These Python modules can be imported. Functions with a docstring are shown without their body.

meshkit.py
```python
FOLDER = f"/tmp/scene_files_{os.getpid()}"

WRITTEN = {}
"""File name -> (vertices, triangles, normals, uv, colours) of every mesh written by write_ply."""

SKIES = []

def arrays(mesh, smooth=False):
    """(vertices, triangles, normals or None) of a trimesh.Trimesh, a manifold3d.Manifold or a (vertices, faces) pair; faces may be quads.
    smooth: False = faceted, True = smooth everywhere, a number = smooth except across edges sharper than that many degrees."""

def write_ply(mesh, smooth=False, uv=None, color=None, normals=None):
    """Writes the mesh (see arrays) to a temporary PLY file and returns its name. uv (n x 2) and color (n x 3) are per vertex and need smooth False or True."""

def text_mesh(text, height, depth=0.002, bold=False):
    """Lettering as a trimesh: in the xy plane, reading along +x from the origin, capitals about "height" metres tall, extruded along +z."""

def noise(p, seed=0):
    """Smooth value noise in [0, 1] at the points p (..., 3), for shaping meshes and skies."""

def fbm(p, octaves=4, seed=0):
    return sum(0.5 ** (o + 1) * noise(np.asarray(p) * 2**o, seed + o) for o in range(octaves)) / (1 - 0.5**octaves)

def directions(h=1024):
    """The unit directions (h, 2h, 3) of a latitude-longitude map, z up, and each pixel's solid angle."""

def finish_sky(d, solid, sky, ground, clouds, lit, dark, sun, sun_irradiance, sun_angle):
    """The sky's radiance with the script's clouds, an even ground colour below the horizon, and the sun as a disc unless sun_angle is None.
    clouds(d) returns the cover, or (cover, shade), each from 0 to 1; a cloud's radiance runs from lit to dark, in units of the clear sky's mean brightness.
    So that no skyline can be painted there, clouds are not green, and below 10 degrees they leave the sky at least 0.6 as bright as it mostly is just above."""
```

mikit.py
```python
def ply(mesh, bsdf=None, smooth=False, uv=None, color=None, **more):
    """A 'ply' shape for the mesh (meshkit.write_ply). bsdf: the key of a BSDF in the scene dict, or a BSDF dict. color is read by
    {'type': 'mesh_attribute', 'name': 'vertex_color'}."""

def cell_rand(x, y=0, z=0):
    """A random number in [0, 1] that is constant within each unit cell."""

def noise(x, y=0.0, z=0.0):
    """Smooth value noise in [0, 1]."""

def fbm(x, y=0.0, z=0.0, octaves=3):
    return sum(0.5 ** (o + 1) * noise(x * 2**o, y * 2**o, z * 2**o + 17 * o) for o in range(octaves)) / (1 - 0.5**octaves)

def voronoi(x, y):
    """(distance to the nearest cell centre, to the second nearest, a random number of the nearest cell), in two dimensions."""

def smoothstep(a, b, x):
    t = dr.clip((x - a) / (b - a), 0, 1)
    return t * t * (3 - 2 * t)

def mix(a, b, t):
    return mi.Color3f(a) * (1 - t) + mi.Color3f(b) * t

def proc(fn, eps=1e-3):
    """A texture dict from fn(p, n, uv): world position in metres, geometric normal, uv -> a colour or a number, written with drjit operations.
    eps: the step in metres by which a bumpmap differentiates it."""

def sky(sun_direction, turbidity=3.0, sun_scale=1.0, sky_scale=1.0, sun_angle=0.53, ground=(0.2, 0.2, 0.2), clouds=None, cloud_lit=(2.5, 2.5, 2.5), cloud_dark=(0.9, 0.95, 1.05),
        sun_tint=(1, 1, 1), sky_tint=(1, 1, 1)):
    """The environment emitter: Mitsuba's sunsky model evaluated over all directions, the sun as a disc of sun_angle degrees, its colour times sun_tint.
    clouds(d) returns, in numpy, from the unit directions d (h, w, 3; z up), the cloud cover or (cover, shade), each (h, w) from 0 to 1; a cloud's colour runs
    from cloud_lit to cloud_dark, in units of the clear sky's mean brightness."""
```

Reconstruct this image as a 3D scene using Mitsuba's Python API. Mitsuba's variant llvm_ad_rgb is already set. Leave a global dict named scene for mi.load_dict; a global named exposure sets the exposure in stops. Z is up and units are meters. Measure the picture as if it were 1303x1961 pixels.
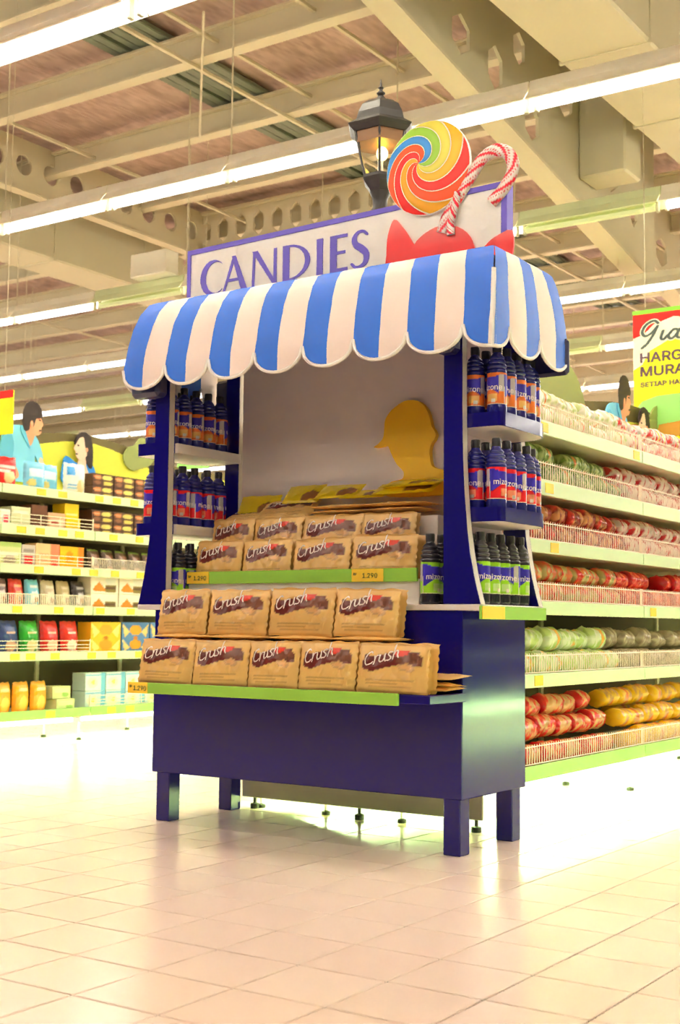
import math, random
import numpy as np, trimesh, shapely
import shapely.geometry as sg
from shapely import affinity
from shapely.ops import unary_union
import mitsuba as mi, mikit, meshkit
T = mi.ScalarTransform4f
rng = np.random.default_rng(7)
random.seed(7)
scene, labels = {}, {}

# ------------------------------------------------------------------ camera, light, exposure
exposure = 2.21
YAW, PITCH, ROLL, CAMZ = 0.594592, 0.0864774, 0.00980594, 0.977
FOVX = math.degrees(2 * math.atan(651.5 / 2498.6))
TUBE_L = np.array([1.0, 0.945, 0.84]) * 11.0          # ceiling fluorescent tubes (radiance)
BASE_L = np.array([0.62, 1.0, 0.40]) * 19.0          # greenish tubes under the shelving


def cam_matrix():
    cy, sy = math.cos(YAW), math.sin(YAW)
    fwd, right, up = np.array([-sy, cy, 0.0]), np.array([cy, sy, 0.0]), np.array([0, 0, 1.0])
    cp, sp = math.cos(PITCH), math.sin(PITCH)
    fwd, up = fwd * cp + up * sp, up * cp - fwd * sp
    cr, sr = math.cos(ROLL), math.sin(ROLL)
    right, up = right * cr + up * sr, up * cr - right * sr
    m = np.eye(4)
    m[:3, 0], m[:3, 1], m[:3, 2], m[:3, 3] = -right, up, fwd, (0, 0, CAMZ)
    return T(m)


scene['camera'] = {'type': 'thinlens', 'fov': FOVX, 'fov_axis': 'x', 'to_world': cam_matrix(), 'aperture_radius': 0.006,
                   'focus_distance': 6.1, 'near_clip': 0.05, 'far_clip': 200.0}


# ------------------------------------------------------------------ helpers
def S(r, g, b):
    c = np.array([r, g, b], float) / 255
    return np.where(c <= 0.04045, c / 12.92, ((c + 0.055) / 1.055) ** 2.4)


def rgb(c): return {'type': 'rgb', 'value': [float(x) for x in c]}


def mat(name, c, rough=0.5, spec=0.5, metal=0.0, clear=0.0, **kw):
    c = c if isinstance(c, dict) else rgb(c)
    scene[name] = {'type': 'twosided', 'bsdf': {'type': 'principled', 'base_color': c, 'roughness': rough, 'specular': spec, 'metallic': metal, 'clearcoat': clear, **kw}}


VC = {'type': 'mesh_attribute', 'name': 'vertex_color'}
mat('print_gloss', VC, 0.35, 0.25)
mat('print_matte', VC, 0.6, 0.3)
mat('print_film', VC, 0.24, 0.4)
mat('blue_gloss', S(11, 5, 86), 0.12, 0.34)
mat('blue_front', S(24, 16, 84), 0.28, 0.55)
mat('navy', S(10, 10, 55), 0.35)
mat('white_lam', S(240, 234, 226), 0.4)
mat('grey_core', S(205, 198, 186), 0.5)
mat('panel_white', S(236, 226, 218), 0.55, 0.3)
mat('rail_green', S(132, 180, 58), 0.4)
mat('tag_yellow', S(250, 208, 52), 0.5)
mat('ink', S(60, 50, 30), 0.7)
mat('ink_blue', S(82, 64, 170), 0.5)
mat("sign_white", S(255, 251, 243), 0.5, 0.3)
mat('white_paint', S(245, 245, 240), 0.6)
mat('cream_wire', S(250, 226, 204), 0.45)
mat('cream_wire_left', S(248, 238, 205), 0.45)
mat('lip_pale', S(204, 226, 176), 0.45)
mat('lip_green', S(150, 204, 100), 0.45)
mat('shelf_cream', S(232, 228, 200), 0.55)
mat('shelf_dark', S(86, 78, 58), 0.7)
mat('panel_grey', S(212, 202, 168), 0.5)
mat('black_rubber', S(14, 16, 14), 0.6)
mat('awning_cloth', VC, 0.55, 0.35)
mat('piping_white', S(250, 246, 238), 0.55)
mat('lamp_black', S(34, 30, 28), 0.45, 0.5)
mat('lamp_brown', S(120, 84, 48), 0.5)
mat('head_yellow', S(250, 196, 22), 0.5)
mat('bottle_blue', S(8, 10, 92), 0.12, 0.5, clear=0.3)
mat('bottle_dark', S(14, 14, 30), 0.12, 0.5, clear=0.3)
mat('cap_black', S(18, 16, 26), 0.35)
mat('script_white', S(252, 242, 236), 0.4)
mat('steel_cream', S(192, 182, 150), 0.6, 0.3)
mat('duct_cream', S(184, 176, 144), 0.6, 0.25)
mat('skylight', S(96, 104, 86), 0.5)
mat('fixture_white', S(240, 236, 214), 0.4)
mat('fixture_green', S(214, 226, 178), 0.4)
mat('wall_paint', S(214, 204, 176), 0.8, 0.2)
mat('dark_glazing', S(46, 46, 52), 0.3, 0.5)
mat('grout', S(104, 84, 64), 0.8, 0.2)
for i, c in enumerate([(244, 219, 204), (243, 218, 203), (245, 221, 206)]):
    mat('tile%d' % i, S(*c), 0.2, 0.5)


def roof_fn(p, n, uv):
    s = mikit.fbm(p.x * 6.0, p.y * 1.6, 0.0, octaves=3)
    w = mikit.noise(p.x * 30.0, p.y * 9.0, 0.0)
    t = 0.6 * s + 0.4 * w
    a, b = [float(q) for q in S(138, 113, 98)], [float(q) for q in S(196, 171, 156)]
    return mi.Color3f(a[0] + (b[0] - a[0]) * t, a[1] + (b[1] - a[1]) * t, a[2] + (b[2] - a[2]) * t)


mat('roof_foil', mikit.proc(roof_fn), 0.6, 0.3)
scene['glass'] = {'type': 'thindielectric', 'int_ior': 1.35}


def num(name):
    k, i = name, 0
    while k in scene or k in labels or k in used:
        i += 1
        k = '%s_%03d' % (name, i)
    used.add(k)
    return k


used = set()


class Fast:
    """Counts names so that numbering stays quick."""
    n = {}


def nextkey(name):
    i = Fast.n.get(name, 0)
    Fast.n[name] = i + 1
    return name if i == 0 else '%s_%03d' % (name, i)


def shape(mesh, bsdf, smooth=False, color=None, **kw):
    return mikit.ply(mesh, bsdf, smooth=smooth, color=color, **kw)


def thing(name, label, cat, group=None, kind=None):
    k = nextkey(name)
    labels[k] = {'label': label, 'category': cat}
    if group: labels[k]['group'] = group
    if kind: labels[k]['kind'] = kind
    return k


def part(parent, name, shp, to=None, label=None, kind=None):
    k = nextkey(parent + '__' + name)
    scene[k] = shp if to is None else {**shp, 'to_world': to}
    if label or kind:
        labels[k] = {a: b for a, b in (('label', label), ('kind', kind)) if b}
    return k


def single(name, label, cat, shp, to=None, group=None, kind=None):
    k = thing(name, label, cat, group, kind)
    scene[k] = shp if to is None else {**shp, 'to_world': to}
    return k


def struct(name, shp, label=None):
    k = nextkey(name)
    scene[k] = shp
    labels[k] = {'kind': 'structure'}
    if label: labels[k]['label'] = label
    return k


def cbox(x0, x1, y0, y1, z0, z1, b=0.004):
    b = min(b, 0.45 * min(x1 - x0, y1 - y0, z1 - z0))
    v = []
    for x, sx in ((x0, 1), (x1, -1)):
        for y, sy in ((y0, 1), (y1, -1)):
            for z, sz in ((z0, 1), (z1, -1)):
                v += [(x + sx * b, y + sy * b, z), (x + sx * b, y, z + sz * b), (x, y + sy * b, z + sz * b)]
    return trimesh.Trimesh(np.array(v)).convex_hull


def cat(*ms): return trimesh.util.concatenate(list(ms))


def tube(pts, r, sides=8, closed=False):
    import numpy as _n
    p = _n.asarray(pts, float)
    t = _n.gradient(p, axis=0) if not closed else _n.roll(p, -1, 0) - _n.roll(p, 1, 0)
    t /= _n.linalg.norm(t, axis=1, keepdims=True) + 1e-12
    a = _n.zeros_like(p)
    ref = _n.array([0, 0, 1.0]) if abs(t[0][2]) < 0.9 else _n.array([1.0, 0, 0])
    a0 = _n.cross(t[0], ref); a0 /= _n.linalg.norm(a0)
    for i in range(len(p)):
        a0 = a0 - t[i] * (a0 @ t[i]); a0 /= _n.linalg.norm(a0) + 1e-12
        a[i] = a0
    b = _n.cross(t, a)
    ang = _n.arange(sides) * 2 * _n.pi / sides
    rr = _n.broadcast_to(r, (len(p),))[:, None, None]
    v = p[:, None] + rr * (_n.cos(ang)[None, :, None] * a[:, None] + _n.sin(ang)[None, :, None] * b[:, None])
    n = len(p)
    f = []
    for i in range(n if closed else n - 1):
        j = (i + 1) % n
        for k in range(sides):
            l = (k + 1) % sides
            f += [(i * sides + k, i * sides + l, j * sides + l), (i * sides + k, j * sides + l, j * sides + k)]
    v = v.reshape(-1, 3)
    if not closed:
        v = _n.vstack([v, p[:1], p[-1:]])
        for k in range(sides):
            l = (k + 1) % sides
            f += [(len(v) - 2, l, k), (len(v) - 1, (n - 1) * sides + k, (n - 1) * sides + l)]
    return trimesh.Trimesh(v, f, process=False)


def lathe(prof, n=24):
    """prof: (r, z) list from bottom to top."""
    prof = np.asarray(prof, float)
    a = np.arange(n) * 2 * np.pi / n
    v = np.stack([prof[:, None, 0] * np.cos(a), prof[:, None, 0] * np.sin(a), np.broadcast_to(prof[:, None, 1], (len(prof), n))], -1).reshape(-1, 3)
    f = []
    for i in range(len(prof) - 1):
        for k in range(n):
            l = (k + 1) % n
            f += [(i * n + k, i * n + l, (i + 1) * n + l), (i * n + k, (i + 1) * n + l, (i + 1) * n + k)]
    m = trimesh.Trimesh(v, f, process=False)
    return m


def ext(poly, d):
    """Polygon(s) extruded 0..d along z."""
    gs = getattr(poly, 'geoms', [poly])
    return cat(*[trimesh.creation.extrude_polygon(g, d, engine='earcut') for g in gs if g.area > 1e-9])


def xz(poly, y0, y1):
    """Polygon in (x, z) extruded from y0 to y1."""
    m = ext(poly, y1 - y0)
    v = m.vertices.copy()
    m.vertices = np.stack([v[:, 0], y1 - v[:, 2], v[:, 1]], -1)
    return m


def yz(poly, x0, x1):
    """Polygon in (y, z) extruded from x0 to x1."""
    m = ext(poly, x1 - x0)
    v = m.vertices.copy()
    m.vertices = np.stack([x0 + v[:, 2], v[:, 0], v[:, 1]], -1)
    return m


def smooth_poly(pts, k=6, closed=True):
    """Catmull-Rom through the points."""
    p = np.asarray(pts, float); n = len(p); out = []
    rngi = range(n) if closed else range(n - 1)
    for i in rngi:
        a, b, c, d = (p[(i - 1) % n], p[i], p[(i + 1) % n], p[(i + 2) % n]) if closed else (p[max(i - 1, 0)], p[i], p[i + 1], p[min(i + 2, n - 1)])
        for t in np.arange(k) / k:
            out.append(0.5 * ((2 * b) + (-a + c) * t + (2 * a - 5 * b + 4 * c - d) * t * t + (-a + 3 * b - 3 * c + d) * t ** 3))
    if not closed: out.append(p[-1])
    return np.array(out)


def strokes(lines, w):
    return unary_union([sg.LineString(smooth_poly(l, 6, False) if len(l) > 2 else l).buffer(w, quad_segs=4) for l in lines])


ORD = ['first', 'second', 'third', 'fourth', 'fifth', 'sixth', 'seventh', 'eighth', 'ninth', 'tenth', 'eleventh', 'twelfth', 'thirteenth', 'fourteenth', 'fifteenth',
       'sixteenth', 'seventeenth', 'eighteenth', 'nineteenth', 'twentieth']


def paint(uv, base, layers):
    """Colours at uv (n,2) from a base and layers ('rect',u0,v0,u1,v1,c) / ('ell',cu,cv,ru,rv,c) / ('poly',pts,c)."""
    col = np.tile(np.asarray(base, float), (len(uv), 1))
    for L in layers:
        c = np.asarray(L[-1], float)
        if L[0] == 'rect': m = (uv[:, 0] >= L[1]) & (uv[:, 0] <= L[3]) & (uv[:, 1] >= L[2]) & (uv[:, 1] <= L[4])
        elif L[0] == 'ell': m = ((uv[:, 0] - L[1]) / L[3]) ** 2 + ((uv[:, 1] - L[2]) / L[4]) ** 2 <= 1
        else:
            m = shapely.contains_xy(sg.Polygon(L[1]), uv[:, 0], uv[:, 1])
        col[m] = c
    return col


def pillow(w, h, t, nu, nv, seed, base, layers, back=None, wrinkle=0.004, flat=0.12, pinch=0.0):
    """A pillow pouch standing in xz, front facing -y, centred in x, bottom at z=0. Returns (mesh, colours, front surface fn)."""
    rs = np.random.default_rng(seed)
    ph = rs.uniform(0, 6.28, 8)

    def depth(u, v):
        a = np.clip(1 - np.abs(2 * u - 1) ** 4, 0, 1) * np.clip(1 - np.abs(2 * v - 1) ** 3, 0, 1)
        q = np.stack([u * w * 34 + seed * 3.1, v * h * 24, np.zeros_like(u) + seed], -1)
        edge = np.minimum(np.minimum(u, 1 - u) * 8, np.minimum(v, 1 - v) * 8).clip(0, 1)
        return t / 2 * a ** 0.6 + wrinkle * (meshkit.fbm(q, 3, seed) - 0.5) * 2 * edge
    uu, vv = np.meshgrid(np.linspace(0, 1, nu + 1), np.linspace(0, 1, nv + 1), indexing='ij')
    u, v = uu.ravel(), vv.ravel()
    ex = 0.004 * np.sin(v * 40 + ph[0]) * (np.abs(2 * u - 1) > 0.97)
    X = (u - 0.5) * w * (1 - pinch * v * 0.5) + ex
    Z = v * h + 0.003 * np.sin(u * 17 + ph[1]) * (v > 0.97)
    d = depth(u, v)
    front = np.stack([X, -d, Z], -1)
    back_v = np.stack([X, d * 0.7, Z], -1)
    idx = np.arange((nu + 1) * (nv + 1)).reshape(nu + 1, nv + 1)
    a, b, c, e = idx[:-1, :-1].ravel(), idx[1:, :-1].ravel(), idx[1:, 1:].ravel(), idx[:-1, 1:].ravel()
    f1 = np.vstack([np.stack([a, b, c], -1), np.stack([a, c, e], -1)])
    n = len(front)
    m = trimesh.Trimesh(np.vstack([front, back_v]), np.vstack([f1, f1[:, ::-1] + n]), process=False)
    col = np.vstack([paint(np.stack([u, v], -1), base, layers), np.tile(np.asarray(base if back is None else back, float), (n, 1))])
    return m, col, lambda x, z: -depth(np.clip(x / w + 0.5, 0, 1), np.clip(z / h, 0, 1))


def rollpack(L, R, nx, nphi, colfn, seed, squash=0.85):
    """A wrapped roll with crimped ends, its axis along y, lying on z=0."""
    s = np.linspace(0, 1, nx + 1)
    e = np.minimum(s, 1 - s)
    prof = np.where(e < 0.1, 0.35 + 0.65 * np.sin(np.clip(e / 0.1, 0, 1) * np.pi / 2), 1.0)
    prof[0] = prof[-1] = 0.5
    a = np.arange(nphi) * 2 * np.pi / nphi
    ss, aa = np.meshgrid(s, a, indexing='ij')
    r = R * prof[:, None] * (1 + 0.20 * (meshkit.fbm(np.stack([np.cos(aa) * 2, np.sin(aa) * 2, ss * 7 + seed * 5.3], -1), 3, seed) - 0.5) * 2)
    flatz = np.where(ss < 0.02, 0.35, np.where(ss > 0.98, 0.35, 1.0))
    v = np.stack([r * np.cos(aa), (ss - 0.5) * L, R * squash + r * squash * np.sin(aa) * flatz], -1).reshape(-1, 3)
    v[:, 2] -= v[:, 2].min()
    f = []
    for i in range(nx):
        for k in range(nphi):
            l = (k + 1) % nphi
            f += [(i * nphi + k, (i + 1) * nphi + l, i * nphi + l), (i * nphi + k, (i + 1) * nphi + k, (i + 1) * nphi + l)]
    v = np.vstack([v, [[0, -L / 2, R * squash], [0, L / 2, R * squash]]])
    for k in range(nphi):
        l = (k + 1) % nphi
        f += [(len(v) - 2, k, l), (len(v) - 1, nx * nphi + l, nx * nphi + k)]
    col = colfn(ss.ravel(), aa.ravel())
    col = np.vstack([col, col[:1], col[-1:]])
    return trimesh.Trimesh(v, f, process=False), col


# ------------------------------------------------------------------ setting: floor
FX0, FX1, FY0, FY1, TS = -17.0, 7.0, -4.0, 34.0, 0.3
OX, OY = -2.553, 2.538
slab = cbox(-30, 14, -8, 40, -0.25, -0.004, 0.001)
struct('floor', shape(slab, 'grout'), 'glossy pinkish cream tiled shop floor')
tile_shapes = [shape(cbox(-TS / 2 + .003, TS / 2 - .003, -TS / 2 + .003, TS / 2 - .003, -0.01, 0.0, 0.0015), 'tile%d' % i) for i in range(3)]
fw = np.array([-math.sin(YAW), math.cos(YAW)])
ri = np.array([math.cos(YAW), math.sin(YAW)])
cells = []
for i in range(int((FX0 - OX) / TS), int((FX1 - OX) / TS)):
    for j in range(int((FY0 - OY) / TS), int((FY1 - OY) / TS)):
        c = np.array([OX + (i + .5) * TS, OY + (j + .5) * TS])
        d, s = c @ fw, c @ ri
        vis = d > 2.0 and abs(s) < 0.262 * d + 0.2
        cells.append((d if vis else 1e3 + abs(d), c[0], c[1]))
cells.sort()
for d, x, y in cells[:300]:
    part('floor', 'tile', tile_shapes[int(rng.integers(3))], T().translate([x, y, 0]))
far = np.array([(x, y) for d, x, y in cells[300:]])
g = TS / 2 - .003
qv = np.array([(-g, -g, 0), (g, -g, 0), (g, g, 0), (-g, g, 0)])
fv = (np.c_[far, np.zeros(len(far))][:, None] + qv[None]).reshape(-1, 3)
fi = np.arange(len(far))[:, None] * 4
ff = np.vstack([fi + [0, 1, 2], fi + [0, 2, 3]])
part('floor', 'distant_tile', shape(trimesh.Trimesh(fv, ff, process=False), 'tile0'), label='cream floor tiles running on behind the shelving', kind='stuff')

# ------------------------------------------------------------------ setting: roof and walls
RZ = 6.6
struct('wall_back', shape(cbox(-30, 14, 38, 38.2, 0, 6.9), 'wall_paint'), 'pale far wall of the store')
struct('wall_left', shape(cbox(-30.2, -30, -8, 38, 0, 6.9), 'wall_paint'), 'pale left wall of the store')
struct('wall_right', shape(cbox(14, 14.2, -8, 38, 0, 6.9), 'wall_paint'), 'pale right wall of the store')
struct('wall_front', shape(cbox(-30, 14, -8.2, -8, 0, 6.9), 'dark_glazing'), 'dark glazed shop front behind the viewer')
# roof sheet: ribs along y, sagging insulation
xs = np.linspace(-30, 14, 353)
ys = np.linspace(-8, 38, 47)
gx, gy = np.meshgrid(xs, ys, indexing='ij')
gz = RZ + 0.035 * (meshkit.fbm(np.stack([gx * 2.2, gy * 0.5, gx * 0], -1), 3, 3) - 0.5) + 0.012 * np.sign(np.sin(gx * 2 * np.pi / 0.5))
idx = np.arange(gx.size).reshape(gx.shape)
a, b, c, e = idx[:-1, :-1].ravel(), idx[1:, :-1].ravel(), idx[1:, 1:].ravel(), idx[:-1, 1:].ravel()
struct('ceiling', shape(trimesh.Trimesh(np.stack([gx, gy, gz], -1).reshape(-1, 3), np.vstack([np.stack([a, c, b], -1), np.stack([a, e, c], -1)]), process=False), 'roof_foil', smooth=True), 'pinkish brown insulated roof sheeting')
for i, x in enumerate((-8.45, -15.0, -1.6)):
    for y0 in (6.0,):
        mm = []
        for k in range(6):
            xx = x - 0.325 + k * 0.13
            mm.append(cbox(xx - .05, xx + .05, y0 - 10, 36, RZ - 0.075 - 0.02 * (k % 2), RZ - 0.04, 0.01))
        part('ceiling', 'skylight_strip', shape(cat(*mm), 'skylight'), label='dark grey green translucent roof strip')


def ibeam_x(x0, x1, y, z0, z1, fw_=0.14):
    return cat(cbox(x0, x1, y - fw_ / 2, y + fw_ / 2, z0, z0 + .025), cbox(x0, x1, y - .012, y + .012, z0 + .02, z1 - .02), cbox(x0, x1, y - fw_ / 2, y + fw_ / 2, z1 - .025, z1))


bi = 0
for k, y in enumerate(np.arange(6.0, 36.0, 1.5)):
    w_ = ['nearest the viewer'] + [''] * 40
    o = thing('roof_beam', '%s cream steel roof beam counting back from the viewer, below the pink roof' % ORD[k].capitalize(), 'beam', 'cream roof beams')
    z0 = 6.2
    part(o, 'bottom_flange', shape(cbox(-28, 12, y - .075, y + .075, z0, z0 + .03), 'steel_cream'))
    part(o, 'web', shape(cbox(-28, 12, y - .013, y + .013, z0 + .03, z0 + .25, .002), 'steel_cream'))
    part(o, 'top_flange', shape(cbox(-28, 12, y - .075, y + .075, z0 + .25, z0 + .28), 'steel_cream'))
# bridging angles running along y
for k, (x, z) in enumerate(((-7.78, 6.16), (-7.5, 6.32), (-10.55, 6.28), (-11.9, 6.12), (-6.4, 6.33), (-14.2, 6.2), (-17.0, 6.2), (-2.9, 6.2))):
    single('bridging_rod', 'thin cream roof brace running away from the viewer, %s from the left wall' % ORD[7 - k], 'brace', shape(cbox(x - .02, x + .02, 5.0, 34, z, z + .035), 'steel_cream'), group='thin roof braces')
single('cross_brace', 'thin diagonal cream bracing rod under the roof beams at the upper left', 'brace', shape(tube([(-7.0, 8.2, 6.17), (-8.9, 10.4, 6.17)], 0.012, 6), 'steel_cream'))


def castellated(x0, x1, z0, z1, n):
    w_ = (x1 - x0) / n
    r = 0.36 * (z1 - z0)
    pl = sg.box(x0, z0, x1, z1)
    for i in range(n):
        cx = x0 + (i + .5) * w_
        hx = sg.Polygon([(cx + 0.34 * w_ * math.cos(t) , (z0 + z1) / 2 + r * math.sin(t)) for t in np.arange(6) * math.pi / 3 + math.pi / 6])
        pl = pl.difference(hx)
    return pl


o = thing('castellated_beam', 'cream steel beam with a row of hexagonal holes behind the candies sign', 'beam')
part(o, 'web', shape(xz(castellated(-11.6, -7.7, 5.98, 6.45, 13), 13.19, 13.22), 'steel_cream'))
part(o, 'bottom_flange', shape(cbox(-11.6, -7.7, 13.12, 13.29, 5.94, 5.98), 'steel_cream'))
part(o, 'top_flange', shape(cbox(-11.6, -7.7, 13.12, 13.29, 6.45, 6.49), 'steel_cream'))
o = thing('castellated_beam', 'cream steel beam with small round holes at the upper left, running away', 'beam')
pl = sg.Polygon([(7.0, 5.9), (13.6, 5.9), (13.6, 6.5), (7.0, 6.5)])
for y in np.arange(9.6, 13.4, 0.42): pl = pl.difference(sg.Point(y, 6.2).buffer(0.12, quad_segs=3))
part(o, 'web', shape(yz(pl, -11.23, -11.2), 'steel_cream'))
part(o, 'bottom_flange', shape(cbox(-11.29, -11.14, 7, 13.6, 5.87, 5.9), 'steel_cream'))
# haunched rafter on the right
o = thing('haunched_rafter', 'tapering cream rafter with hexagonal web openings above the candy cane', 'beam')
pl = sg.Polygon([(6.0, 5.82), (7.77, 5.51), (12.44, 4.69), (13.2, 4.56), (13.2, 6.5), (6.0, 6.5)])
for cy, cz, ry, rz in ((8.9, 5.72, .17, .17), (9.5, 5.66, .15, .2), (10.2, 5.42, .16, .17), (9.95, 6.0, .13, .15), (10.9, 5.9, .2, .2), (12.0, 5.5, .2, .2), (12.6, 5.3, .12, .2)):
    pl = pl.difference(sg.Polygon([(cy + ry * math.cos(t), cz + rz * math.sin(t)) for t in np.arange(6) * math.pi / 3 + math.pi / 6]))
part(o, 'web', shape(yz(pl, -4.92, -4.89), 'duct_cream'))
fl = sg.Polygon([(6.0, 5.79), (13.2, 4.53), (13.2, 4.56), (6.0, 5.82)])
part(o, 'bottom_flange', shape(yz(fl, -5.02, -4.8), 'steel_cream'))
o = thing('haunched_rafter', 'further sloping cream rafter to the right, under the large air duct', 'beam')
pl = sg.Polygon([(13.8, 5.9), (20, 4.7), (20, 6.5), (13.8, 6.5)])
for cy, cz in ((15.2, 6.0), (16.1, 5.85), (17.2, 5.7), (18.3, 5.5)): pl = pl.difference(sg.Polygon([(cy + .22 * math.cos(t), cz + .2 * math.sin(t)) for t in np.arange(6) * math.pi / 3 + math.pi / 6]))
part(o, 'web', shape(yz(pl, -5.9, -5.87), 'duct_cream'))
part(o, 'bottom_flange', shape(yz(sg.Polygon([(13.8, 5.87), (20, 4.67), (20, 4.7), (13.8, 5.9)]), -6.0, -5.77), 'steel_cream'))
single('junction_box', 'boxy cream steel bracket between the tapering rafter and the large duct', 'bracket', shape(cbox(-4.888, -4.42, 11.2, 11.6, 5.2, 6.52, .02), 'duct_cream'))
o = thing('air_duct', 'wide cream air duct crossing the upper right of the ceiling', 'duct')
part(o, 'casing', shape(cbox(-4.25, -3.5, 5.0, 15.0, 5.5, 6.15, .02), 'duct_cream'))
for y in np.arange(6.2, 15, 1.6): part(o, 'seam', shape(cbox(-4.262, -3.488, y - .015, y + .015, 5.488, 6.16, .004), 'duct_cream'))
o = thing('air_duct', 'wide cream air duct at the upper left behind the lights', 'duct')
part(o, 'casing', shape(cbox(-12.35, -11.7, 5.0, 13.4, 5.4, 6.1, .02), 'duct_cream'))
for y in np.arange(6.2, 13.2, 1.6): part(o, 'seam', shape(cbox(-12.362, -11.688, y - .015, y + .015, 5.388, 6.11, .004), 'duct_cream'))

# ------------------------------------------------------------------ ceiling lights
PITCHX, LZ, Y1, DY = 1.27, 4.4, 5.18, 2.43
tube_m = tube([(-0.585, 0, 0), (0.585, 0, 0)], 0.034, 8)
lit = shape(tube_m, 'fixture_white', emitter={'type': 'area', 'radiance': rgb(TUBE_L)})
dark_tube = shape(tube_m, 'fixture_green')
prof = sg.Polygon([(-.115, .012), (-.05, .09), (-.035, .16), (.035, .16), (.05, .09), (.115, .012), (.105, .008), (.045, .075), (-.045, .075), (-.105, .008)])
mm = ext(prof, PITCHX - 0.012)
v = mm.vertices.copy(); mm.vertices = np.stack([v[:, 2] - (PITCHX - .012) / 2, v[:, 0], v[:, 1]], -1)
mm.fix_normals()
housing = shape(mm, 'fixture_white')
housing_g = shape(mm, 'fixture_green')
mat('holder_grey', S(150, 146, 120), 0.5)
holder = shape(cbox(-.0125, .0125, -.02, .02, -.045, .09, .004), 'holder_grey')
rod = shape(tube([(0, 0, .15), (0, 0, RZ - LZ - .02)], 0.007, 6), 'steel_cream')
UNLIT = {(2, -5), (2, -1), (4, -9), (4, -3), (5, -12), (5, -13), (6, -8), (7, -14)}
rowname = ['nearest row', 'second row', 'third row', 'fourth row', 'fifth row', 'sixth row', 'seventh row', 'eighth row', 'ninth row']


def in_view(x, y, z, pad=0.08):
    d = np.array([x, y]) @ fw; s = np.array([x, y]) @ ri
    if d < 2: return False
    u, w_ = s / d, (z - CAMZ) / d
    return abs(u) < 0.2607 + pad and -0.3 < w_ < 0.52


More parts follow.
